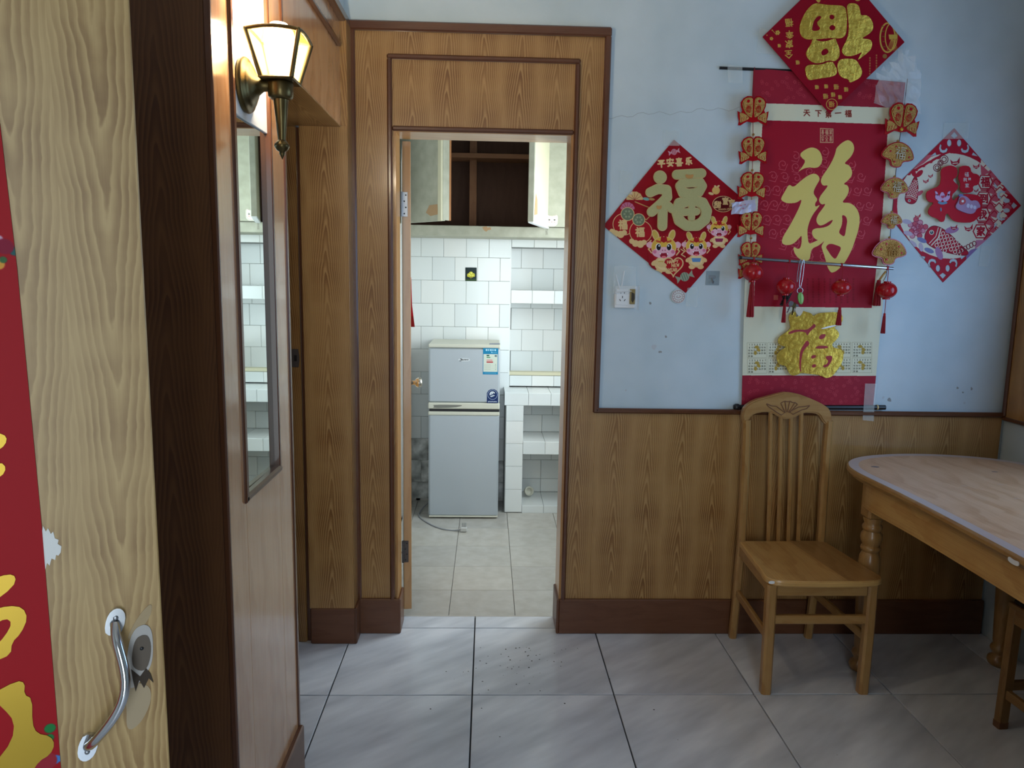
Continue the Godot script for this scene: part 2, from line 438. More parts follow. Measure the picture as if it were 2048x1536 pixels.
func make_materials() -> void:
	var ven := wood_tex(512, 1024, 2, 14, 7.0, rgb(255, 248, 228), rgb(168, 136, 92), 1.0, 0.80, 3, 0.30)
	var pine := wood_tex(512, 1024, 2, 7, 4.2, rgb(255, 250, 236), rgb(168, 142, 104), 0.8, 0.62, 8, 0.25)
	var fine := wood_tex(256, 512, 1, 2, 1.2, rgb(255, 246, 228), rgb(190, 150, 105), 1.5, 0.30, 12, 0.75)
	M.veneer = wood(ven, rgb(176, 140, 94), 0.27, 1.35, 0.34, 0.25)
	M.gloss = wood(fine, rgb(204, 160, 124), 0.22, 1.3, 0.22, 0.6)
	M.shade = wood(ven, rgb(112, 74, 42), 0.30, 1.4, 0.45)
	M.pine = wood(pine, rgb(182, 156, 110), 0.145, -0.60, 0.42)
	M.trim = wood(fine, rgb(98, 62, 42), 0.12, 0.8, 0.28, 0.3)
	M.base = wood(fine, rgb(108, 72, 52), 0.12, 0.8, 0.36)
	M.jamb = wood(fine, rgb(190, 150, 98), 0.14, 0.9, 0.3, 0.3)
	M.oak = wood(fine, rgb(172, 139, 92), 0.14, 0.7, 0.3, 0.25)
	M.oak_top = wood(fine, rgb(208, 174, 118), 0.2, 0.9, 0.3, 0.3)
	M.table = wood(fine, rgb(204, 172, 150), 0.2, 0.9, 0.36)
	M.border = mat(rgb(178, 158, 152), 0.3)
	M.raw = wood(fine, rgb(122, 86, 60), 0.14, 0.8, 0.7)
	M.old = wood(fine, rgb(148, 118, 76), 0.12, 0.7, 0.55)
	M.dark_seat = mat(rgb(38, 34, 32), 0.5)
	M.wall = mat(rgb(200, 213, 219), 0.75)
	M.wall.albedo_texture = noise(0.012, 5, rgb(236, 240, 240), rgb(255, 255, 255))
	M.wall.uv1_triplanar = true
	M.wall.uv1_world_triplanar = true
	M.wall.uv1_scale = Vector3(0.9, 0.9, 0.9)
	M.plain = mat(rgb(206, 206, 202), 0.8)
	M.grout = mat(rgb(44, 46, 50), 0.9)
	M.white_grout = mat(rgb(150, 152, 150), 0.9)
	M.glaze = []
	for c in [rgb(226, 229, 226), rgb(220, 224, 222), rgb(229, 230, 226)]:
		var g := mat(c, 0.16)
		M.glaze.append(g)
	var gr := mat(rgb(255, 255, 255), 0.22)
	gr.albedo_texture = noise(0.03, 17, rgb(116, 116, 110), rgb(255, 255, 250))
	M.glaze_dirty = gr
	M.ktile = []
	for i in 3:
		var g := mat([rgb(190, 187, 180), rgb(185, 182, 176), rgb(194, 190, 182)][i], 0.32)
		g.albedo_texture = noise(0.02, 30 + i, rgb(232, 230, 226), rgb(255, 255, 255))
		g.uv1_scale = Vector3(2, 2, 2)
		M.ktile.append(g)
	M.marble = mat(Color(1, 1, 1), 0.2)
	M.marble.albedo_texture = marble(768)
	M.chrome = mat(rgb(205, 208, 212), 0.16, 1.0)
	M.steel = mat(rgb(150, 152, 156), 0.35, 1.0)
	M.rust = mat(rgb(92, 84, 80), 0.6, 0.6)
	M.brass = mat(rgb(132, 116, 76), 0.32, 0.85)
	M.brass.albedo_texture = noise(0.09, 44, rgb(150, 140, 120), rgb(255, 255, 255), 128)
	M.mirror = mat(rgb(222, 232, 230), 0.015, 1.0)
	M.black = mat(rgb(22, 22, 24), 0.35)
	M.white = mat(rgb(232, 234, 234), 0.4)
	M.offwhite = mat(rgb(206, 204, 188), 0.4)
	M.red = mat(rgb(158, 14, 26), 0.5)
	M.redgloss = mat(rgb(168, 12, 24), 0.22)
	M.redcard = mat(rgb(190, 16, 40), 0.5, 0.0, 0.28)
	M.tassel = mat(rgb(150, 12, 28), 0.8)
	M.gold = mat(rgb(226, 186, 74), 0.30, 0.8)
	M.gilt = mat(rgb(150, 122, 34), 0.3, 0.7)
	M.gold.normal_enabled = true
	M.gold.normal_texture = ribs()
	M.gold.normal_scale = 0.8
	M.gold.uv1_scale = Vector3(11, 11, 11)
	M.charm = mat(rgb(200, 154, 88), 0.22, 0.95)
	M.charm.normal_enabled = true
	M.charm.normal_texture = noise(0.06, 77, Color.BLACK, Color.WHITE, 256, true, 9.0)
	M.charm.uv1_scale = Vector3(14, 14, 14)
	M.charm.normal_scale = 1.0
	M.charm_dark = mat(rgb(120, 56, 30), 0.35, 0.6)
	M.glitter = mat(rgb(255, 255, 255), 0.45, 0.35)
	M.glitter.albedo_texture = noise(0.42, 61, rgb(120, 112, 56), rgb(255, 248, 190), 256)
	M.glitter.uv1_scale = Vector3(9, 9, 9)
	M.champagne = mat(rgb(214, 186, 128), 0.4, 0.3)
	M.tape = clear_mat(0.16, 0.3, Color(0.95, 0.97, 0.95))
	M.film = clear_mat(0.24, 0.28)
	M.frost = clear_mat(0.5, 0.5, Color(0.66, 0.56, 0.30))
	M.frost.emission_enabled = true
	M.frost.emission = Color(1.0, 0.86, 0.52)
	M.frost.emission_energy_multiplier = 0.35
	M.bulb = mat(rgb(255, 250, 235), 0.5)
	M.bulb.emission_enabled = true
	M.bulb.emission = Color(1.0, 0.95, 0.84)
	M.bulb.emission_energy_multiplier = 9.0
	M.silver = mat(rgb(178, 185, 190), 0.38, 0.35)
	M.laminate = mat(rgb(182, 181, 166), 0.6)
	M.laminate.albedo_texture = noise(0.03, 71, rgb(228, 228, 220), rgb(255, 255, 250))
	M.laminate.uv1_scale = Vector3(1.5, 1.5, 1.5)
	M.cream = mat(rgb(208, 202, 172), 0.55)
	M.chipped = mat(rgb(176, 142, 104), 0.8)

func marble(s: int) -> ImageTexture:
	var f := FastNoiseLite.new(); f.seed = 21; f.frequency = 1.0; f.fractal_octaves = 4; f.noise_type = FastNoiseLite.TYPE_SIMPLEX_SMOOTH
	var d := PackedByteArray(); d.resize(s * s * 3)
	for y in s:
		for x in s:
			var u := float(x) / s * 4.0; var v := float(y) / s * 4.0
			var a := u * 0.60 + v * 0.80; var b := -u * 0.80 + v * 0.60    # streaks run slantwise
			var q := f.get_noise_2d(a * 1.5, b * 0.34) + 0.16 * f.get_noise_2d(a * 6.0 + 9.0, b * 1.3)
			var p := f.get_noise_2d(u * 40.0, v * 40.0)
			var tone := clampf(0.5 + 0.85 * q, 0.0, 1.0)
			var o := (y * s + x) * 3
			var g := 2.2 * p
			d[o] = int(clampf(lerpf(188, 228, tone) + g, 0, 255)); d[o + 1] = int(clampf(lerpf(192, 231, tone) + g, 0, 255)); d[o + 2] = int(clampf(lerpf(200, 237, tone) + g, 0, 255))
	return ImageTexture.create_from_image(Image.create_from_data(s, s, false, Image.FORMAT_RGB8, d))
func ribs() -> ImageTexture:        # the fine pressed ridges of gold foil
	var s := 128
	var f := FastNoiseLite.new(); f.seed = 4; f.frequency = 0.02
	var im := Image.create(s, s, false, Image.FORMAT_RGB8)
	for y in s:
		for x in s:
			var g := 0.5 + 0.28 * sin(TAU * (y / 4.0)) + 0.9 * f.get_noise_2d(x, y)
			im.set_pixel(x, y, Color(g, g, g))
	im.bump_map_to_normal_map(2.0)
	return ImageTexture.create_from_image(im)

# ---------------------------------------------------------------- camera, light
func make_view() -> void:
	var cam := Camera3D.new()
	cam.name = "camera"
	cam.fov = 55.0404
	cam.near = 0.02
	var p := -0.142; var yw := -0.0344; var r := 0.0173
	cam.transform = Transform3D(Basis(Vector3.UP, yw) * Basis(Vector3.RIGHT, p) * Basis(Vector3.BACK, r), EYE)
	add_child(cam)
	cam.current = true
	var sm := ProceduralSkyMaterial.new()
	sm.sky_top_color = Color(0.55, 0.68, 0.86); sm.sky_horizon_color = Color(0.82, 0.87, 0.92)
	sm.ground_bottom_color = Color(0.30, 0.30, 0.29); sm.ground_horizon_color = Color(0.6, 0.62, 0.64)
	var e := Environment.new()
	e.background_mode = Environment.BG_SKY
	e.sky = Sky.new()
	e.sky.sky_material = sm
	e.tonemap_mode = Environment.TONE_MAPPER_LINEAR
	e.tonemap_exposure = 1.0
	e.sdfgi_enabled = true; e.ssao_enabled = true; e.ssil_enabled = true
	var we := WorldEnvironment.new()
	we.name = "sky"
	we.environment = e
	add_child(we)
	# daylight in the openings: the hall window on the right, the balcony opening behind the viewer, the kitchen window
	daylight("window_daylight", Vector3(2.09, 1.49, 0.95), Vector3.LEFT, Vector2(1.00, 1.00), 1.3, Color(0.64, 0.81, 1.0))
	daylight("balcony_daylight", Vector3(0.10, 1.15, 4.28), Vector3.FORWARD, Vector2(0.62, 2.1), 2.7, Color(0.90, 0.96, 1.0))
	daylight("kitchen_daylight", Vector3(0.985, 1.50, -0.95), Vector3.LEFT, Vector2(1.1, 1.2), 3.2, Color(0.93, 0.98, 1.0))

func daylight(called: String, at: Vector3, to: Vector3, size: Vector2, energy: float, c: Color) -> void:
	var l := AreaLight3D.new()
	l.name = called
	l.area_size = size
	l.light_energy = energy
	l.light_color = c
	l.shadow_enabled = true
	l.set("area_range", 12.0)
	l.transform = Transform3D(Basis.looking_at(to, Vector3.UP), at)
	add_child(l)

# ---------------------------------------------------------------- the room
func make_hall() -> void:
	# floor: a screed with 0.5 m tiles on it
	var fl := struct("floor", MB.new().span(Vector3(-1.4, -0.16, -0.15), Vector3(2.2, -0.008, 4.4), 0.0), M.grout)
	var xs := [-1.23, -1.038, -0.538, -0.038, 0.462, 0.962, 1.462, 1.962, 2.10]
	var zs := [-0.148, -0.039, 0.461, 0.961, 1.461, 1.961, 2.461, 2.961, 3.461, 3.961, 4.3]
	for i in xs.size() - 1:
		for j in zs.size() - 1:
			if j == 0 and (i != 2 and i != 3): continue
			var x0: float = xs[i]; var x1: float = xs[i + 1]
			if i == 2 and j == 0: x0 = -0.355
			if i == 3 and j == 0: x1 = 0.312
			var m := MB.new().span(Vector3(x0 + 0.0025, -0.010, zs[j] + 0.0025), Vector3(x1 - 0.0025, 0.0, zs[j + 1] - 0.0025), 0.0010, 1, Vector2(0.25 + 0.5 * (rng.randi() % 2), 0.25 + 0.5 * (rng.randi() % 2)))
			if i == 3 and j == 0:
				pass
			obj("floor_tile", m, M.marble, fl)
	obj("threshold_edge", MB.new().span(Vector3(-0.35, KY, -0.158), Vector3(0.31, -0.001, -0.1485), 0.001), M.ktile[2], fl)
	struct("ceiling", MB.new().span(Vector3(-1.7, 2.75, -0.2), Vector3(2.3, 2.87, 4.5), 0.0), M.plain)
	# back wall with the doorway
	var bw := struct("wall_back", MB.new().span(Vector3(0.312, -0.008, -0.145), Vector3(2.2, 2.75, -0.010), 0.0).span(Vector3(-0.72, -0.008, -0.145), Vector3(-0.357, 2.75, -0.010), 0.0).span(Vector3(-0.357, 1.996, -0.145), Vector3(0.312, 2.75, -0.010), 0.0), M.wall)
	var ven: Material = M.veneer
	obj("veneer_panel", MB.new().span(Vector3(-0.535, 0.0, -0.012), Vector3(-0.357, 2.35, 0.0), 0.0005, 1, Vector2(0.07, 0.35)), ven, bw)
	obj("veneer_panel", MB.new().span(Vector3(-0.357, 1.99, -0.012), Vector3(0.312, 2.35, 0.0), 0.0005, 1, Vector2(0.07, 0.35)), ven, bw)
	obj("veneer_panel", MB.new().span(Vector3(0.312, 0.0, -0.012), Vector3(0.432, 2.35, 0.0), 0.0005, 1, Vector2(0.07, 0.35)), ven, bw)
	obj("wainscot_panel", MB.new().span(Vector3(0.432, 0.0, -0.012), Vector3(2.085, 0.935, 0.0), 0.0005, 1, Vector2(0.0, 0.62)), ven, bw)
	var tm: Material = M.trim
	for t in [[-0.535, 2.335, 0.444, 2.368, 0], [0.420, 0.926, 0.444, 2.340, 1], [-0.524, 0.14, -0.498, 2.34, 1],
			[-0.382, 2.238, 0.332, 2.256, 0], [-0.382, 0.14, -0.364, 2.24, 1], [0.314, 0.14, 0.332, 2.24, 1], [-0.364, 1.984, 0.314, 2.002, 0], [0.430, 0.926, 2.10, 0.946, 0]]:
		obj("trim_strip", MB.new().span(Vector3(t[0], t[1], -0.004), Vector3(t[2], t[3], 0.014 if t[1] < 2.3 else 0.018), 0.005, 0 if t[4] == 0 else 1, roff()), tm, bw)
	# jamb linings of the doorway
	obj("jamb_lining", MB.new().span(Vector3(-0.359, 0.0, -0.112), Vector3(-0.350, 1.99, 0.004), 0.001, 1, roff()), M.jamb, bw)
	obj("jamb_lining", MB.new().span(Vector3(0.305, 0.0, -0.15), Vector3(0.316, 1.99, 0.004), 0.001, 1, roff()), M.jamb, bw)
	obj("jamb_lining", MB.new().span(Vector3(-0.357, 1.982, -0.15), Vector3(0.312, 1.998, 0.002), 0.001, 0, roff()), M.jamb, bw)
	# baseboards
	var bb := struct("baseboard_back", MB.new().span(Vector3(0.306, 0.0, -0.004), Vector3(2.09, 0.149, 0.014), 0.004, 0, roff()).span(Vector3(0.297, 0.0, -0.15), Vector3(0.309, 0.149, 0.014), 0.004, 2, roff()), M.base)
	struct("baseboard_doorway", MB.new().span(Vector3(-0.52, 0.0, -0.004), Vector3(-0.343, 0.149, 0.014), 0.004, 0, roff()).span(Vector3(-0.352, 0.0, -0.112), Vector3(-0.340, 0.149, 0.014), 0.004, 2, roff()), M.base)
	bb.position = Vector3.ZERO
	# right wall: plaster with a window opening, a wooden casing round it
	var wz0 := 0.44; var wz1 := 1.46; var wy0 := 0.98; var wy1 := 2.02
	struct("wall_right", MB.new().span(Vector3(2.10, -0.008, -0.145), Vector3(2.30, wy0, 4.5), 0.0).span(Vector3(2.10, wy1, -0.145), Vector3(2.30, 2.75, 4.5), 0.0).span(Vector3(2.10, wy0, -0.145), Vector3(2.30, wy1, wz0), 0.0).span(Vector3(2.10, wy0, wz1), Vector3(2.30, wy1, 4.5), 0.0), M.wall)
	var win := struct("window_1", MB.new().span(Vector3(2.19, wy0, wz0), Vector3(2.23, wy0 + 0.05, wz1), 0.003, 2).span(Vector3(2.19, wy1 - 0.05, wz0), Vector3(2.23, wy1, wz1), 0.003, 2).span(Vector3(2.19, wy0, wz0), Vector3(2.23, wy1, wz0 + 0.05), 0.003).span(Vector3(2.19, wy0, wz1 - 0.05), Vector3(2.23, wy1, wz1), 0.003).span(Vector3(2.19, wy0, 0.93), Vector3(2.23, wy1, 0.97), 0.003), M.trim)
	obj("pane", MB.new().span(Vector3(2.208, wy0 + 0.04, wz0 + 0.04), Vector3(2.212, wy1 - 0.04, wz1 - 0.04), 0.0), clear_mat(0.08, 0.03), win)
	var cs := struct("trim_1", MB.new().span(Vector3(2.086, 0.925, 0.0), Vector3(2.102, 2.35, wz0), 0.002, 1, roff()), M.veneer)
	obj("trim_strip", MB.new().span(Vector3(2.078, 0.93, 0.0), Vector3(2.10, 2.36, 0.018), 0.004, 1), M.trim, cs)
	obj("trim_strip", MB.new().span(Vector3(2.080, 0.915, 0.004), Vector3(2.101, 0.930, wz0), 0.003, 2), M.trim, cs)
	# wall behind the viewer with a wide glazed opening, and the lobby side wall
	struct("wall_front", MB.new().span(Vector3(0.44, -0.008, 4.30), Vector3(2.3, 2.75, 4.42), 0.0).span(Vector3(-1.4, 2.2, 4.30), Vector3(0.44, 2.75, 4.42), 0.0).span(Vector3(-1.4, -0.008, 4.30), Vector3(-0.24, 2.2, 4.42), 0.0).span(Vector3(-0.24, -0.008, 4.30), Vector3(0.44, 0.1, 4.42), 0.0), M.plain)
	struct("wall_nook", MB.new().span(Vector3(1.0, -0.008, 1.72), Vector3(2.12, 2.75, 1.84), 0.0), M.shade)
	struct("wall_lobby", MB.new().span(Vector3(-1.38, -0.008, 1.36), Vector3(-1.23, 2.75, 4.42), 0.0), M.plain)

func make_left() -> void:
	# the end of the left wall, lined with veneer, between the side doorway and the back wall
	var wl := struct("wall_left", MB.new().span(Vector3(-0.684, -0.008, -0.01), Vector3(LX - 0.004, 2.75, 0.094), 0.0).span(Vector3(-0.71, 1.984, 0.09), Vector3(LX - 0.004, 2.75, 0.87), 0.0), M.wall)
	obj("veneer_panel", MB.new().span(Vector3(-0.686, 0.149, 0.088), Vector3(-0.512, 1.98, 0.0975), 0.001, 1, Vector2(0.2, 0.9)), M.veneer, wl)
	obj("veneer_panel", MB.new().span(Vector3(LX - 0.006, 0.0, 0.0), Vector3(-0.512, 2.34, 0.096), 0.001, 1, roff()), M.veneer, wl)
	obj("lintel_panel", MB.new().span(Vector3(LX - 0.008, 1.98, 0.097), Vector3(LX, 2.34, 0.866), 0.001, 1, Vector2(0.11, 0.2)), M.gloss, wl)
	obj("soffit_panel", MB.new().span(Vector3(-0.86, 1.976, 0.03), Vector3(-0.70, 1.986, 0.9), 0.001, 2, roff()).span(Vector3(-0.71, 1.976, 0.097), Vector3(LX - 0.001, 1.986, 0.866), 0.001, 2, roff()), M.veneer, wl)
	obj("trim_strip", MB.new().span(Vector3(LX - 0.004, 2.335, 0.0), Vector3(LX + 0.022, 2.368, 0.90), 0.005, 2), M.trim, wl)
	obj("trim_strip", MB.new().span(Vector3(LX - 0.003, 2.238, 0.135), Vector3(LX + 0.012, 2.256, 0.84), 0.005, 2), M.trim, wl)
	obj("trim_strip", MB.new().span(Vector3(LX - 0.003, 2.238, 0.83), Vector3(LX + 0.012, 2.34, 0.846), 0.005, 1), M.trim, wl)
	struct("baseboard_left", MB.new().span(Vector3(-0.684, 0.0, 0.088), Vector3(-0.502, 0.149, 0.1), 0.004, 0, roff()).span(Vector3(-0.516, 0.0, 0.0), Vector3(-0.502, 0.149, 0.1), 0.004, 2, roff()), M.base)
	# side door behind that opening: frame post with its keep, the closed leaf
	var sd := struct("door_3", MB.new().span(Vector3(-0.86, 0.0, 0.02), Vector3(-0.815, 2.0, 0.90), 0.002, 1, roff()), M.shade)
	obj("jamb_post", MB.new().span(Vector3(-0.82, 0.0, 0.03), Vector3(-0.702, 1.98, 0.084), 0.004, 1, roff()), M.veneer, sd)
	obj("jamb_post", MB.new().span(Vector3(-0.82, 0.0, 0.868), Vector3(-0.712, 1.98, 0.92), 0.004, 1, roff()), M.veneer, sd)
	obj("stop_strip", MB.new().span(Vector3(-0.7025, 0.0, 0.03), Vector3(-0.684, 1.976, 0.070), 0.001), M.trim, sd)
	obj("strike_plate", MB.new().plate(pts("-0.012,-0.034 0.012,-0.034 0.016,-0.01 0.016,0.01 0.012,0.034 -0.012,0.034"), 0.0, 0.003), M.rust, sd, Vector3(-0.722, 1.137, 0.084))
	obj("lock_hole", MB.new().box(Vector3.ZERO, Vector3(0.010, 0.022, 0.003), 0.0), M.black, sd, Vector3(-0.720, 1.137, 0.0866))
	# the partition that carries mirror and lamp
	var z0 := 0.863; var z1 := 1.371; var ma := 0.985; var mb := 1.252
	var pt := struct("wall_partition", MB.new().span(Vector3(-0.71, -0.008, z0), Vector3(-0.560, 2.75, z1 - 0.006), 0.0), M.wall)
	obj("glossy_panel", MB.new().span(Vector3(-0.562, 0.0, z0), Vector3(LX, 2.75, ma), 0.001, 1, Vector2(0.02, 0.0)).span(Vector3(-0.562, 0.0, mb), Vector3(LX, 2.75, z1), 0.001, 1, Vector2(0.09, 0.5)).span(Vector3(-0.562, 0.0, ma), Vector3(LX, 0.955, mb), 0.001, 1, Vector2(0.15, 0.3)), M.gloss, pt)
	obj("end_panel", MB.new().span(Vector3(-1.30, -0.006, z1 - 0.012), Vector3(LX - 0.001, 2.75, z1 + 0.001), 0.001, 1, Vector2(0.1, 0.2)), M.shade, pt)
	obj("edge_strip", MB.new().span(Vector3(LX - 0.01, 0.14, z0 - 0.008), Vector3(LX + 0.004, 2.75, z0 + 0.010), 0.003), M.trim, pt)
	obj("edge_strip", MB.new().span(Vector3(LX - 0.01, 0.0, z1 - 0.007), Vector3(LX + 0.004, 2.75, z1 + 0.004), 0.003), M.trim, pt)
	obj("white_panel", MB.new().span(Vector3(-0.562, 1.785, ma), Vector3(-0.541, 2.75, mb), 0.001), M.white, pt)
	struct("baseboard_partition", MB.new().span(Vector3(LX - 0.004, 0.0, z0 - 0.004), Vector3(-0.521, 0.149, z1), 0.004, 2, roff()), M.base)
	# mirror
	var mi := thing("wall_mirror", "tall narrow mirror in a brown moulded frame below the lit lamp", "mirror", Vector3(LX, 0.94, 1.118))
	var gl := obj("glass", MB.new().span(Vector3(-0.002, 0.010, ma - 1.120), Vector3(0.002, 0.843, mb - 1.116), 0.0), M.mirror, mi, Vector3(-0.014, 0, 0))
	gl.rotation.y = -0.010
	obj("frame", MB.new().span(Vector3(-0.016, 0.0, mb - 1.124), Vector3(0.006, 1.81, mb - 1.106), 0.003, 1), M.trim, mi)
	obj("frame", MB.new().span(Vector3(-0.016, 0.0, ma - 1.126), Vector3(0.003, 1.81, ma - 1.113), 0.002, 1), M.trim, mi)
	obj("frame", MB.new().span(Vector3(-0.016, 0.0, ma - 1.126), Vector3(0.006, 0.018, mb - 1.106), 0.005, 2), M.trim, mi)
	lamp()

func lamp() -> void:
	var c := Vector3(-0.463, 0, 1.15)
	var t := thing("wall_lamp", "lit brass lantern wall lamp with frosted glass panes on the partition", "lamp", Vector3(-0.541, 1.857, 1.155))
	var o := t.position
	var side := Transform3D(Basis(Vector3.BACK, -PI / 2), Vector3.ZERO)        # local y -> +x
	obj("back_plate", MB.new().lathe([Vector2(0, 0), Vector2(0.058, 0.0), Vector2(0.060, 0.006), Vector2(0.056, 0.012), Vector2(0.048, 0.013), Vector2(0.046, 0.018), Vector2(0.038, 0.022), Vector2(0.022, 0.030), Vector2(0.013, 0.042), Vector2(0.011, 0.06), Vector2(0.012, 0.078), Vector2(0, 0.079)], 36, side), M.brass, t)
	var u := Vector3(c.x, 1.857, c.z) - o
	obj("cup", MB.new().lathe([Vector2(0, -0.028), Vector2(0.020, -0.028), Vector2(0.0265, -0.022), Vector2(0.028, -0.010), Vector2(0.028, 0.006), Vector2(0.024, 0.012), Vector2(0, 0.012)], 28), M.brass, t, u)
	var sp := obj("tail", MB.new().lathe([Vector2(0, -0.028), Vector2(0.0165, -0.028), Vector2(0.0160, -0.032), Vector2(0.0085, -0.112), Vector2(0.0080, -0.116), Vector2(0.0, -0.117)], 20), M.brass, t, u)
	obj("finial", MB.new().lathe([Vector2(0, -0.113), Vector2(0.009, -0.114), Vector2(0.0160, -0.123), Vector2(0.0165, -0.128), Vector2(0.0120, -0.136), Vector2(0.0060, -0.139), Vector2(0.0065, -0.144), Vector2(0.0030, -0.150), Vector2(0, -0.156)], 20), M.brass, sp)
	var tw := 0.056; var bwid := 0.033; var ty := 0.104; var by := 0.014
	obj("bottom_tray", MB.new().box(Vector3(0, by - 0.002, 0), Vector3(bwid * 2 + 0.010, 0.006, bwid * 2 + 0.010), 0.002), M.brass, t, u)
	var rim := MB.new()
	var posts := MB.new()
	for k in 4:
		var a := Vector3(1, 0, 1).rotated(Vector3.UP, PI / 2 * k)
		var b := Vector3(1, 0, 1).rotated(Vector3.UP, PI / 2 * (k + 1))
		var at := Vector3(a.x * tw, ty, a.z * tw); var bt := Vector3(b.x * tw, ty, b.z * tw)
		var ab := Vector3(a.x * bwid, by, a.z * bwid); var bb := Vector3(b.x * bwid, by, b.z * bwid)
		var arc := []
		for i in 7:
			var f := i / 6.0
			arc.append(at.lerp(bt, f) + Vector3.UP * 0.006 * sin(PI * f))
		rim.tube(arc, 0.0042, 8)
		obj("corner_post", MB.new().tube([ab, at], 0.0052, 6), M.brass, t, u)
		var g := MB.new()
		var inn := Vector3(a.x + b.x, 0, a.z + b.z).normalized() * 0.001
		var nn := (bt - at).cross(ab - at).normalized()
		if nn.dot(inn) < 0: nn = -nn
		g.quad(at - inn, bt - inn, bb - inn, ab - inn, nn)
		g.quad(at - inn * 2.5, bt - inn * 2.5, bb - inn * 2.5, ab - inn * 2.5, -nn)
		obj("glass_pane", g, M.frost, t, u)
	obj("top_rim", rim, M.brass, t, u)
	obj("bulb", MB.new().lathe([Vector2(0, 0.02), Vector2(0.012, 0.022), Vector2(0.013, 0.045), Vector2(0.027, 0.070), Vector2(0.034, 0.094), Vector2(0.031, 0.115), Vector2(0.018, 0.131), Vector2(0, 0.136)], 24), M.bulb, t, u)
	var l := OmniLight3D.new()
	l.name = "lamp_light"
	l.light_color = Color(1.0, 0.94, 0.83)
	l.light_energy = 0.70
	l.light_size = 0.028
	l.omni_range = 8.0
	l.omni_attenuation = 2.0
	l.shadow_enabled = true
	t.add_child(l)
	l.position = u + Vector3(0, 0.09, 0)

